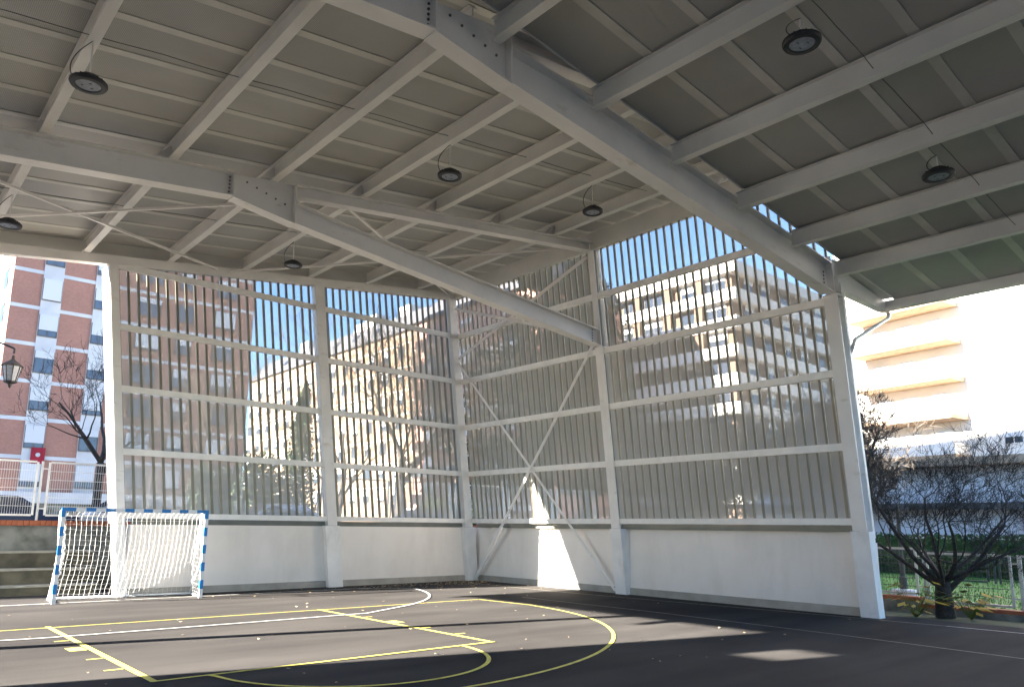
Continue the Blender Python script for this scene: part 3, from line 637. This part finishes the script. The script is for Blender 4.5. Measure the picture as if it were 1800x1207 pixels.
# ------------------------------------------------------------------ cars on the street
def car(loc, rz, m, lab):
    t = thing('parked_car', loc, lab, 'car', 'cars parked beyond the fence')
    R = Matrix.Rotation(rz, 3, 'Z'); Lc = Vector(loc)
    def put(b, name, m_, smooth=False):
        b.v = [tuple(R @ Vector(p)+Lc) for p in b.v]; return b.build(name, m_, t, smooth=smooth)
    prof = [(-2.1,.32),(-2.12,.62),(-2.0,.86),(-1.15,.96),(1.25,1.0),(1.95,.95),(2.08,.7),(2.08,.32)]
    put(MB().prism_y(prof, -.84, .84), 'body', m)
    b = MB(); lo = [(-1.2,.955),(1.55,.99)]; 
    b.hexa([(-1.2,-.80,.95),(1.62,-.80,.98),(1.62,.80,.98),(-1.2,.80,.95),(-.42,-.60,1.44),(.95,-.60,1.47),(.95,.60,1.47),(-.42,.60,1.44)]); put(b, 'cabin', m)
    for s in (-1, 1):
        b = MB(); b.quad((-.95,s*.787,1.0),(1.38,s*.787,1.02),(.88,s*.628,1.39),(-.40,s*.628,1.38)); put(b, 'side_window', m_glass)
    b = MB(); b.quad((-1.12,-.72,.99),(-1.12,.72,.99),(-.50,.56,1.40),(-.50,-.56,1.40)); b.v = [(x-.012, y, z+.012) for x, y, z in b.v]; put(b, 'windscreen', m_glass)
    b = MB(); b.quad((1.56,-.72,1.01),(1.56,.72,1.01),(1.01,.56,1.43),(1.01,-.56,1.43)); b.v = [(x+.012, y, z+.012) for x, y, z in b.v]; put(b, 'rear_window', m_glass)
    for x in (-1.3, 1.3):
        for s in (-1, 1):
            put(MB().tube([(x,s*.66,.31),(x,s*.87,.31)], .31, 18), 'wheel', m_tyre); put(MB().tube([(x,s*.865,.31),(x,s*.885,.31)], .19, 14), 'rim', m_car2)
    for s in (-1, 1): put(MB().box(-2.13,-2.04,s*.62-.14,s*.62+.14,.66,.80), 'headlight', m_lens)
car((-12.9, 6.2, 1.05), pi, m_car1, 'dark blue car behind the fence at the left picture edge')
car((-9.3, 6.4, 1.05), 0, m_car2, 'silver car behind the fence, partly hidden by the end column')
car((-3.9, 7.4, 1.05), 0, m_car2, 'pale car glimpsed low through the left back bay')
car((4.3, 9.5, 1.05), 0, m_car1, 'dark car glimpsed low through the right back bay')

# ------------------------------------------------------------------ trees
def bare_tree(name, base, trunk_h, trunk_r, limbs, length, levels, seed, lab, m, spread=.9, lift=.25, flat=1.0, kids=5, grp=None, lean=(0,0,0), twig_r=.006, xmin=-999, limb=.45, wob=.2):
    rnd = random.Random(seed); t = thing(name, base, lab, 'tree', grp); B = Vector(base)
    tr = MB(); br = MB()
    def path(p, d, L, n, r0, r1, wob, b, sides):
        pts = [p.copy()]; rs = [r0]; q = p.copy(); d = d.normalized()
        for i in range(n):
            d = (d+Vector((rnd.uniform(-1,1), rnd.uniform(-1,1), rnd.uniform(-.7,1)*.9))*wob+Vector((0,0,lift*.12))).normalized()
            q = q+d*L/n
            if q.x < xmin: d.x = abs(d.x); q.x = xmin+.05*rnd.random()
            pts.append(q.copy()); rs.append(r0+(r1-r0)*(i+1)/n)
        b.tube(pts, rs, sides, False); return pts, rs, d
    def grow(p, d, L, r, lv):
        pts, rs, dd = path(p, d, L, 5 if lv < levels-1 else 3, r, max(twig_r*.6, r*.38), wob*.8 if lv == 0 else wob*1.15, br, 6 if lv == 0 else (4 if lv < levels-1 else 3))
        if lv >= levels-1: return
        for k in range(kids):
            i = rnd.choice([2,3,4,5,5]) if len(pts) > 5 else len(pts)-1
            tt = (pts[i]-pts[i-1]).normalized(); a = rnd.uniform(.4, 1.0)
            o = tt.orthogonal().normalized(); o.rotate(Matrix.Rotation(rnd.uniform(0, 2*pi), 3, tt))
            nd = tt*cos(a)+o*sin(a); nd.z = nd.z*flat+.10
            grow(pts[i], nd, L*rnd.uniform(.42, .70), max(twig_r, rs[i]*.55), lv+1)
    tp, trr, td = path(B, Vector(lean)+Vector((0,0,1)), trunk_h, 5, trunk_r*1.25, trunk_r*.92, .05, tr, 10)
    tr.build('trunk', m, t, smooth=True)
    for k in range(limbs):
        a = 2*pi*k/limbs+rnd.uniform(-.3,.3); s = spread*rnd.uniform(.6, 1.15)
        i = rnd.choice([3,4,5,5]); grow(tp[i], Vector((cos(a)*s, sin(a)*s, rnd.uniform(.45,1.0))), length*rnd.uniform(.8,1.15), trunk_r*rnd.uniform(limb, limb+.17), 0)
    br.build('branches', m, t)
    return t
bare_tree('bare_tree', (1.85, -13.82, -.06), 0.75, .16, 9, 2.15, 5, 11, 'dark bare tree with spreading limbs beside the end column', m_bark, spread=1.25, flat=.95, lift=.4, kids=5, twig_r=.0046, xmin=.62, limb=.30, wob=.28)
bare_tree('street_tree', (-9.9, 8.0, 1.05), 2.7, .13, 5, 2.3, 5, 5, 'bare street tree in front of the red brick tower', m_bark, spread=.6, kids=4, grp='bare street trees', twig_r=.006)
bare_tree('street_tree', (10.0, 20.0, 1.05), 5.0, .26, 8, 5.2, 5, 21, 'large bare tree behind the right back bay', m_bark2, spread=.75, kids=5, grp='bare street trees', twig_r=.009)
bare_tree('street_tree', (7.2, 23.0, 1.05), 4.0, .18, 6, 4.0, 5, 22, 'slimmer bare tree close to the middle back column', m_bark2, spread=.7, kids=4, grp='bare street trees', twig_r=.008)
bare_tree('street_tree', (16.0, 22.0, 1.05), 5.5, .24, 7, 5.0, 5, 23, 'bare tree directly beyond the corner column', m_bark2, spread=.7, kids=5, grp='bare street trees', twig_r=.009)
bare_tree('street_tree', (3.6, 34.0, 1.05), 5.0, .16, 6, 4.2, 5, 25, 'thin bare tree at the right edge of the brick tower', m_bark2, spread=.6, kids=4, grp='bare street trees', twig_r=.010)

def leaf_cloud(b, rnd, c, rx, ry, rz, n, s):
    for _ in range(n):
        while True:
            p = Vector((rnd.uniform(-1,1), rnd.uniform(-1,1), rnd.uniform(-1,1)))
            if .25 < p.length < 1: break
        p = Vector((c[0]+p.x*rx, c[1]+p.y*ry, c[2]+p.z*rz)); a = Vector((rnd.uniform(-1,1), rnd.uniform(-1,1), rnd.uniform(-1,1))).normalized(); o = a.orthogonal().normalized(); w = a.cross(o)
        k = s*rnd.uniform(.6,1.4); b.quad(p-o*k, p+w*k*.5, p+o*k, p-w*k*.5)
def conifer(name, base, h, r, seed, lab, m, tiers=16, cat='tree', grp=None, leaf=.16, dens=55, bare=.18):
    rnd = random.Random(seed); t = thing(name, base, lab, cat, grp); x, y, z = base
    MB().tube([(x,y,z),(x+.1,y,z+h*.5),(x,y,z+h*.97)], [r*.09, r*.06, .03], 8).build('trunk', m_bark, t)
    b = MB(); bb = MB()
    for i in range(tiers):
        f = bare+(1-bare)*i/(tiers-1); zz = z+h*f; rr = r*max(0, 1-(f-bare)/(1-bare))**.75+.25
        n = max(3, int(7*rr/r)+2)
        for k in range(n):
            a = rnd.uniform(0, 2*pi); L = rr*rnd.uniform(.65, 1.15); dz = -.10*L+rnd.uniform(-.2,.3)
            e = (x+L*cos(a), y+L*sin(a), zz+dz); bb.tube([(x,y,zz), e], [.04,.015], 3, False)
            for q in range(3):
                u = .4+.3*q; leaf_cloud(b, rnd, (x+L*u*cos(a), y+L*u*sin(a), zz+dz*u), .42*L*.55+.25, .42*L*.55+.25, .48, dens, leaf)
    bb.build('boughs', m_bark, t); b.build('crown', m, t); return t
conifer('cedar_tree', (12.9, 10.0, 1.05), 17.0, 5.4, 3, 'tall dark cedar looming behind the braced screen', m_conifer, tiers=20, dens=38)
conifer('cedar_tree', (14.9, 8.9, 1.0), 17.6, 3.0, 4, 'broad dark cedar behind the braced column', m_conifer, tiers=20, dens=34, bare=.35)
def cypress(base, h, r, seed, lab):
    rnd = random.Random(seed); t = thing('cypress_tree', base, lab, 'tree'); x, y, z = base
    MB().tube([(x,y,z),(x,y,z+h*.8)], [.15,.04], 7).build('trunk', m_bark, t); b = MB()
    for i in range(26):
        f = i/25; rr = r*(min(1, f*6+.4))*(1-f)**.55+.12; leaf_cloud(b, rnd, (x+rnd.uniform(-.15,.15), y+rnd.uniform(-.15,.15), z+.3+h*f), rr, rr, h/24, 150, .16)
    b.build('crown', m_cypress, t)
cypress((7.95, 30, 1.05), 10.2, 1.35, 8, 'slender dark cypress left of the middle back column')
def shrub(name, base, rx, ry, rz, n, s, m, lab, cat='shrub', seed=1, grp=None, clumps=10):
    rnd = random.Random(seed); t = thing(name, base, lab, cat, grp); b = MB(); st = MB(); x, y, z = base
    for k in range(clumps):
        c = (x+rnd.uniform(-.6,.6)*rx, y+rnd.uniform(-.6,.6)*ry, z+rz*rnd.uniform(.5,1.3)); st.tube([(x,y,z),c], [.04,.01], 4, False)
        leaf_cloud(b, rnd, c, rx*.5, ry*.5, rz*.5, n//clumps, s)
    st.build('stems', m_bark, t); b.build('foliage', m, t)
shrub('evergreen_shrub', (5.3, 30, 1.05), 2.2, 1.6, 3.4, 2600, .18, m_cypress, 'rounded dark evergreen shrub left of the cypress', seed=2, clumps=16)
shrub('evergreen_shrub', (3.0, 33, 1.05), 2.0, 1.6, 2.8, 2200, .18, m_cypress, 'low dark evergreen shrub near the brick tower edge', seed=3, clumps=14)
shrub('evergreen_shrub', (13.5, 19.0, 1.05), 2.6, 1.6, 1.5, 2600, .15, m_hedge, 'green bush low behind the right back bay', seed=4, clumps=14)
bare_tree('twiggy_shrub', (14.0, -1.0, .3), .8, .09, 9, 3.0, 5, 31, 'pale twiggy shrub behind the near right screen', m_bark2, spread=.7, kids=6, grp='twiggy shrubs behind the right screen', twig_r=.012)
bare_tree('twiggy_shrub', (17.0, -3.6, .3), .8, .09, 9, 3.4, 5, 32, 'pale twiggy shrub close to the end column behind the screen', m_bark2, spread=.7, kids=6, grp='twiggy shrubs behind the right screen', twig_r=.012)
bare_tree('twiggy_shrub', (15.0, 2.6, .3), .8, .09, 9, 3.6, 5, 33, 'pale twiggy shrub just right of the braced column', m_bark2, spread=.7, kids=6, grp='twiggy shrubs behind the right screen', twig_r=.012)
bare_tree('ivy_tree', (9.5, -9.0, .2), 3.6, .12, 5, 1.3, 5, 35, 'slim dark tree just right of the end column', m_bark, spread=.4, kids=5, twig_r=.007)

# right outside: low wall, fence, hedge, lamp post, yellow plants ---------
t = thing('garden_wall', (3.15, -12.0, -.2), 'upper step of the low concrete garden wall with brick coping', 'wall', 'stepped garden walls on the right')
MB().box(3.0, 3.26, -12.85, -3.0, -.4, .15).build('wall_body', m_concrete, t); MB().box(2.97, 3.29, -12.88, -3.0, .151, .235).build('coping', m_brick_c, t)
t = thing('garden_wall', (3.15, -15.0, -.2), 'lower step of the low garden wall behind the bare tree', 'wall', 'stepped garden walls on the right')
MB().box(3.0, 3.26, -30.0, -12.89, -.4, .01).build('wall_body', m_concrete, t); MB().box(2.97, 3.29, -30.0, -12.90, .011, .09).build('coping', m_brick_c, t)
m_galv = mat('galvanised_steel', (0.45, 0.46, 0.46), 0.4, metal=0.5)
fence_panel(-14.75, -13.05, 3.14, .16, 1.24, 'galvanised garden fence panel behind the bare tree', 'garden fence panels on the right', 'y', m_galv, .09, gm=m_wire)
fence_panel(-16.60, -14.95, 3.14, .16, 1.24, 'galvanised garden fence panel at the right picture edge', 'garden fence panels on the right', 'y', m_galv, .09, gm=m_wire)
fence_panel(-12.80, -11.0, 3.14, .30, 1.34, 'galvanised garden fence panel beside the end column', 'garden fence panels on the right', 'y', m_galv, .09, gm=m_wire)
fence_panel(-12.6, -7.5, 8.6, .35, 1.15, 'dark railing across the lawn behind the bare tree', 'railings across the lawn', 'y', mat('dark_railing', (.05,.06,.06), .5), .10)
fence_panel(-18.0, -12.9, 8.6, .25, 1.05, 'dark railing across the lawn at the right picture edge', 'railings across the lawn', 'y', mat('dark_railing_paint', (.05,.06,.06), .5), .10)
t = thing('lamp_post', (3.7, -12.25, .1), 'dark iron lamp post on a pale round foot beside the end column', 'street lamp')
MB().lathe([(.30,0),(.30,.16),(.27,.22),(.0,.23)], (3.7,-12.25,.12), 20).build('foot', m_bwhite, t)
MB().lathe([(.09,.23),(.09,.50),(.06,.55),(.06,.85),(.085,.9),(.05,.97),(.04,2.3),(.0,2.32)], (3.7,-12.25,.12), 12).build('post', m_wire, t)
def hedge(x0, x1, y0, y1, z0, z1, lab, seed, m=None, n=5000, s=.06):
    rnd = random.Random(seed); t = thing('hedge', ((x0+x1)/2, (y0+y1)/2, z0), lab, 'hedge', 'clipped hedges beyond the lawn'); b = MB()
    MB().box(x0+.08, x1-.08, y0+.08, y1-.08, z0, z1-.08).build('core', m_hedge, t)
    for _ in range(n):
        p = Vector((rnd.uniform(x0,x1), rnd.uniform(y0,y1), rnd.uniform(z0,z1)))
        q = rnd.random()
        if q < .5: p.x = x0+rnd.gauss(0,.04)
        elif q < .8: p.z = z1+rnd.gauss(0,.05)
        a = Vector((rnd.uniform(-1,1), rnd.uniform(-1,1), rnd.uniform(-1,1))).normalized(); o = a.orthogonal(); w = a.cross(o); k = s*rnd.uniform(.6,1.4)
        b.quad(p-o*k, p+w*k*.6, p+o*k, p-w*k*.6)
    b.build('foliage', m or m_hedge, t)
hedge(10.0, 11.2, -19, -5, .3, .95, 'clipped green hedge across the lawn beyond the railing', 1)
hedge(15.0, 16.4, -22, -2, .5, 1.55, 'taller clipped hedge farther back on the right', 2)
for (x, y, sd_, lab) in ((1.5, -13.35, 5, 'yellow leaved plant left of the bare tree trunk'), (2.05, -14.25, 6, 'yellow leaved plant right of the bare tree trunk')):
    rnd = random.Random(sd_); t = thing('yellow_plant', (x, y, -.08), lab, 'plant', 'yellow leaved plants by the tree'); st = MB(); yl = MB(); gl = MB()
    for k in range(44):
        a = rnd.uniform(0, 2*pi); L = rnd.uniform(.25, .75); e = Vector((x+L*.65*cos(a), y+L*.65*sin(a), -.08+L*rnd.uniform(.55,1.1)))
        st.tube([(x,y,-.08), e], [.008,.004], 4, False); d = Vector((cos(a), sin(a), -.3)).normalized(); sde = Vector((-sin(a), cos(a), 0)); l = rnd.uniform(.16,.32)
        (yl if rnd.random() < .7 else gl).quad(e, e+d*l*.5+sde*l*.28, e+d*l, e+d*l*.5-sde*l*.28)
    st.build('stems', m_gleaf, t); yl.build('yellow_leaves', m_yleaf, t); gl.build('green_leaves', m_gleaf, t)

# ------------------------------------------------------------------ buildings
win_cache = {}
def box_mesh(key, dims, m):
    k = (key, dims)
    if k not in win_cache:
        me = MB().box(*dims).mesh(key); me.materials.append(m); win_cache[k] = me
    return win_cache[k]
def window(t, pos, rz, w, h, shut, rnd, frame=m_wframe, glass=m_glass, sill=False):
    """A window facing local -Y: frame, pane and a roller shutter pulled part of the way down."""
    f = 'f%.2f_%.2f' % (w, h); key = ('window', f)
    if key not in win_cache:
        b = MB(); e = .06
        b.box(-w/2, -w/2+e, -.05, .03, 0, h).box(w/2-e, w/2, -.05, .03, 0, h).box(-w/2+e, w/2-e, -.05, .03, h-e, h).box(-w/2+e, w/2-e, -.05, .03, 0, e).box(-.03, .03, -.04, .02, e, h-e)
        me = b.mesh('window'); me.materials.append(frame); win_cache[key] = me
    o = link('window', win_cache[key]); o.parent = t; o.location = Vector(pos)-WORLD_LOC[t.name]; o.rotation_euler = (0,0,rz)
    p = link('pane', box_mesh('pane', (-w/2+.05, w/2-.05, -.012, 0.0, .05, h-.05), glass)); p.parent = o
    if shut > 0:
        hh = round(h*shut, 1)
        s = link('shutter', box_mesh('shutter', (-w/2+.03, w/2-.03, -.075, -.052, h-hh, h-.005), m_shutter)); s.parent = o
    return o
rnd = random.Random(12)
# red brick tower at the left
t = thing('brick_tower', (-.7, 40, 1.05), 'red brick apartment tower with white window strips at the left', 'building')
x0, x1 = -9.3, 7.8
MB().box(x0, x1, 40.0, 54, 1.05, 34).build('brick_wall', m_redbrick, t)
bands = [19.07+2.6*k for k in range(-6, 6)]
STR = [(-7.51, -6.25), (-4.19, -2.9)]
def brick_segs():
    e = [x0]+[v for s in STR for v in s]+[x1]; return [(e[i], e[i+1]) for i in range(0, len(e), 2)]
for z in bands:
    if z < 5: continue
    for a, b in brick_segs(): MB().box(a, b, 39.96, 39.998, z-.13, z+.13).build('floor_band', m_bwhite, t)
    MB().box(x0-.04, x0-.002, 40, 54, z-.13, z+.13).build('floor_band', m_bwhite, t)
for a, b in STR: MB().box(a, b, 39.93, 39.997, 3.6, 33.8).build('window_strip', m_bwhite, t)
m_wglass = mat('sky_reflecting_glass', (0.10, 0.13, 0.18), 0.1, var=0.2, scale=0.8)
for z in bands:
    if z < 4: continue
    for a, b in STR: window(t, ((a+b)/2, 39.90, z-1.98), 0, b-a-.06, 1.56, rnd.choice([.35,.55,.7,.8,.95,.6]), rnd, glass=m_wglass)
    for a, b in ((-1.16, .51), (1.75, 2.95), (4.65, 6.3)): window(t, ((a+b)/2, 39.94, z-1.85), 0, b-a, 1.45, rnd.choice([.3,.5,.9,.6,0]), rnd, glass=m_wglass)
MB().box(x0-.25, x1+.25, 39.7, 54.2, 1.06, 3.5).build('ground_floor', m_concrete, t)
MB().box(x0-.3, x1+.3, 39.4, 39.69, 3.0, 3.75).build('ground_floor_canopy', m_bwhite, t)
for k in range(12):
    MB().box(x0-.06, x0-.003, 42.2, 43.8, 5.2+2.6*k, 6.6+2.6*k).build('side_window', m_glass, t)
o = thing('red_banner', (-6.55, 39.8, 6.0), 'red cloth with a pale round emblem hanging from a tower window', 'banner')
b = MB(); nx_, nz_ = 6, 5
for i in range(nx_+1):
    for j in range(nz_+1): b.v.append((-7.0+.85*i/nx_, 39.78+.03*sin(i*1.7)*(j/nz_), 6.75-1.1*j/nz_))
for i in range(nx_):
    for j in range(nz_): a = i*(nz_+1)+j; b.f.append((a, a+1, a+nz_+2, a+nz_+1))
b.build('cloth', mat('red_cloth', (0.30, 0.012, 0.03), .8), o)
MB().tube([(-6.575,39.73,6.25),(-6.575,39.72,6.25)], .14, 16).build('emblem', m_bwhite, o)
# cream and red building at the back, sunlit side facing left
def facade_x(t, X, ya, yb, zs, wm, wins, dy, w, h, rnd, blc=False):
    for zi, z in enumerate(zs):
        y = ya+dy*.5
        while y < yb-.3:
            window(t, (X-.03, y, z+.75), -pi/2, w, h, rnd.choice([.0,.3,.6,.8,.4]), rnd); y += dy
t = thing('cream_block', (36, 72, 1.05), 'long sunlit cream apartment block with a slate roof behind the back screen', 'building')
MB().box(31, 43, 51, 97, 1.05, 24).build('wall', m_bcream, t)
facade_x(t, 31, 51.5, 97, [3.6+2.75*k for k in range(7)], None, None, 3.3, 1.35, 1.4, rnd)
MB().hexa([(30.6,51,24.02),(43.4,51,24.02),(43.4,97.3,24.02),(30.6,97.3,24.02),(33.4,51,27.4),(40.6,51,27.4),(40.6,97,27.4),(33.4,97,27.4)]).build('roof', m_roofslate, t)
for y, h in ((63, 2.6), (66, 2.0), (82, 2.4), (55, 2.2)): MB().box(33.2, 35.2, y, y+2.6, 25.2, 26.2+h).build('dormer', m_bpale, t)
for k in range(7): MB().box(30.93, 30.995, 51, 97, 5.95+2.75*k, 6.1+2.75*k).build('string_course', m_bpale, t)
for k in range(6): MB().hexa([(31.7,60.0+5.2*k,25.3),(32.3,60.0+5.2*k,26.05),(32.3,61.0+5.2*k,26.05),(31.7,61.0+5.2*k,25.3),(31.6,60.0+5.2*k,25.4),(32.2,60.0+5.2*k,26.15),(32.2,61.0+5.2*k,26.15),(31.6,61.0+5.2*k,25.4)]).build('skylight', m_glass, t)
t = thing('brick_block', (36, 43, 1.05), 'red brick block with pale balconies beyond the corner column', 'building')
MB().box(30.9, 43, 30, 50.9, 1.05, 24.4).build('wall', m_redbrick, t)
MB().box(30.8, 30.895, 49.6, 50.9, 1.05, 24.3).build('quoin', m_brownbrick, t)
for k in range(7):
    z = 4.0+2.8*k
    for ya, yb in ((31, 36.5), (38, 43.5), (45, 48.6)):
        MB().box(29.7, 30.898, ya, yb, z, z+.16).build('balcony_slab', m_bpale, t)
        MB().box(29.65, 29.75, ya, yb, z+.161, z+1.0).build('balcony_front', m_bpale if k % 2 else m_redbrick, t)
        window(t, (30.86, (ya+yb)/2, z+.3), -pi/2, 1.9, 2.0, rnd.choice([.2,.5,.7]), rnd)
MB().hexa([(30.4,29.6,24.42),(43.4,29.6,24.42),(43.4,51.2,24.42),(30.4,51.2,24.42),(34,31,28),(40,31,28),(40,50,28),(34,50,28)]).build('roof', m_roofslate, t)
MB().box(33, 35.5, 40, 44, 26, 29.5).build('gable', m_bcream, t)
MB().box(30.2, 30.89, 30, 50.9, 3.2, 3.6).build('shop_canopy', m_bwhite, t)
MB().box(30.5, 30.89, 47.2, 48.4, 1.8, 3.1).build('shop_sign', mat('green_shop_sign', (.02,.30,.10), .5), t)

# terraced corner building with white balcony bands, behind the near right screen
t = thing('balcony_block', (62, 32, .5), 'brown apartment block with white balcony bands behind the near right screen', 'building')
BX, BY = 51.4, 21.6
MB().box(BX+1.0, 78, BY+1.0, 45, .5, 29.6).build('wall', m_brownbrick, t)
for k in range(9):
    zt_ = 29.7-3.03*k
    MB().box(BX, BX+.2, BY, 44, zt_-1.25, zt_).build('balcony_front', m_bpale, t)
    MB().box(BX+.201, 78, BY, BY+.2, zt_-1.25, zt_).build('balcony_front', m_bpale, t)
    MB().box(BX+.202, BX+.998, BY+.202, 44, zt_-1.26, zt_-1.05).build('balcony_slab', m_bpale, t)
    MB().box(BX+1.0, 78, BY+.202, BY+.998, zt_-1.26, zt_-1.05).build('balcony_slab', m_bpale, t)
    if k < 8:
        for j, y in enumerate((24.6, 28.2, 33.0, 36.6, 41.0)): window(t, (BX+.96, y, zt_-3.0), -pi/2, 1.7 if j % 2 else 2.6, 1.75, rnd.choice([0,0,.3,.5]), rnd)
        for x in (55.5, 59, 63, 67, 71, 75): window(t, (x, BY+.96, zt_-3.0), 0, 1.8, 1.7, rnd.choice([0,.3,.5]), rnd)
        for y in (26.4, 30.6, 35.0, 39.0): MB().box(BX+.21, BX+.99, y-.5, y+.5, zt_-3.02, zt_-1.27).build('pier', m_brownbrick, t)
MB().box(60, 64, 30, 36, 29.62, 32.4).build('stair_tower', m_bcream, t)
t = thing('slate_house', (54, 50, .5), 'pale building with a grey roof left of the balcony block', 'building')
MB().box(50, 62, 44.5, 60, .5, 26.5).build('wall', m_bwhite, t)
MB().hexa([(49.6,44.3,26.52),(62.4,44.3,26.52),(62.4,60.4,26.52),(49.6,60.4,26.52),(53,46,30.4),(59,46,30.4),(59,58,30.4),(53,58,30.4)]).build('roof', m_roofslate, t)
MB().box(52.4, 53.8, 47, 48.4, 28, 32).build('chimney', m_bwhite, t)
facade_x(t, 50, 45, 60, [3.5+2.9*k for k in range(8)], None, None, 3.4, 1.5, 1.5, rnd)

# bright pale building on the right (facade turned a little)
t = thing('pale_block', (49, 2, .5), 'bright sunlit pale apartment block with long balconies at the right', 'building')
A = Vector((48.9, 11.0, 0)); D = Vector((-.163, -.987, 0)); N_ = Vector((-.987, .163, 0)); RZ = math.atan2(D.y, D.x)
def fb(a0, a1, d0, d1, z0, z1, m, name):      # box in facade coordinates: a along, d outwards
    P = lambda a, d, z: A+D*a+N_*d+Vector((0,0,z))
    return MB().hexa([P(a0,d1,z0),P(a1,d1,z0),P(a1,d0,z0),P(a0,d0,z0),P(a0,d1,z1),P(a1,d1,z1),P(a1,d0,z1),P(a0,d0,z1)]).build(name, m, t)
fb(1.2, 40, -14, 0, .5, 36, m_bpale, 'wall')
for k in range(10):
    z = 33.6-2.95*k
    fb(3.5, 11.5, .002, 2.3, z, z+.28, m_balc, 'balcony_slab'); fb(3.5, 11.5, 2.2, 2.3, z+.281, z+1.1, m_bpale, 'balcony_front')
    fb(3.5, 3.6, .002, 2.199, z+.281, z+1.1, m_bpale, 'balcony_side'); fb(11.4, 11.5, .002, 2.199, z+.281, z+1.1, m_bpale, 'balcony_side')
    for a in (5.0, 7.2, 9.6): 
        p = A+D*a+N_*.04+Vector((0,0,z+.9)); window(t, p, RZ, 1.3, 1.4, rnd.choice([.8,.9,.95]), rnd, frame=m_bpale)
    fb(19, 27, .002, 2.3, z, z+.28, m_balc, 'balcony_slab'); fb(19, 27, 2.2, 2.3, z+.281, z+1.1, m_bpale, 'balcony_front')
    for a in (14.5, 16.8): 
        p = A+D*a+N_*.04+Vector((0,0,z+.9)); window(t, p, RZ, 1.3, 1.5, rnd.choice([.7,.9]), rnd, frame=m_bpale)
# low shop row with red awnings in front of it
t = thing('shop_row', (31, -6, .5), 'low dark shop row with flat canopies and red awnings behind the bare tree', 'building')
MB().box(31, 40, -30, 8, .5, 5.3).build('wall', m_bwhite, t)
MB().box(29.6, 40.2, -30, 8.2, 5.32, 5.75).build('roof_slab', m_balc, t)
MB().box(29.9, 30.99, -30, 8, 2.95, 3.3).build('canopy', m_wframe, t)
for k in range(9):
    y = 5.5-3.6*k
    MB().box(30.95, 30.995, y-1.0, y+.9, 3.9, 4.8).build('upper_window', m_shutter, t); MB().box(30.95, 30.995, y-.9, y+.6, 1.2, 2.5).build('shop_window', m_shutter, t)
m_red = mat('red_awning', (.40, .02, .025), .7)
for y in (-8.6, -11.6): MB().hexa([(30.2,y-.9,1.9),(30.98,y-.9,1.9),(30.98,y+.9,1.9),(30.2,y+.9,1.9),(30.7,y-.9,2.8),(30.98,y-.9,2.8),(30.98,y+.9,2.8),(30.7,y+.9,2.8)]).build('awning', m_red, t)
# unseen block added on the left as an occluder to shade the near court
t = thing('shade_block', (-30, -24, 0), 'plain unseen block added left of the court to shade its near part', 'building')
MB().box(-44, -24.2, -60, -12.0, 0, 9.5).build('wall', m_bpale, t)
MB().box(-44.3, -23.9, -60.3, -11.98, 9.51, 9.8).build('roof_slab', m_concrete, t)
for k in range(9):
    window(t, (-24.17, -14-5*k, 1.2), pi/2, 2.4, 1.6, .3, rnd); window(t, (-24.17, -14-5*k, 5.0), pi/2, 2.4, 1.6, .3, rnd)

t = thing('sun_block_tower', (-57, 20, 1.05), 'unseen tower added left of the street to keep sun off the back screen', 'building')  # added out of view to block the sun from the back screen ribs
MB().box(-64, -50, 13.75, 34, 1.05, 46).build('wall', m_redbrick, t)
for k in range(14): MB().box(-64.1, -49.9, 13.7, 34.1, 3.5+3*k, 3.8+3*k).build('floor_band', m_bwhite, t)

t = thing('sun_slot_wall', (-24.7, -9.9, 0), 'unseen wall added to shade the court, with a slot that lets a sun patch through', 'wall')  # added out of view; its slot shapes the sun patch on the near floor
HY0, HY1, HZ0, HZ1 = -10.0, -9.25, 6.95, 7.45
MB().box(-24.9, -24.6, -11.97, HY0, 0, 8.4).build('wall_panel', m_bpale, t)
MB().box(-24.9, -24.6, HY1, -7.72, 0, 8.4).build('wall_panel', m_bpale, t)
MB().box(-24.9, -24.6, HY0+.001, HY1-.001, 0, HZ0).build('wall_panel', m_bpale, t)
MB().box(-24.9, -24.6, HY0+.001, HY1-.001, HZ1, 8.4).build('wall_panel', m_bpale, t)
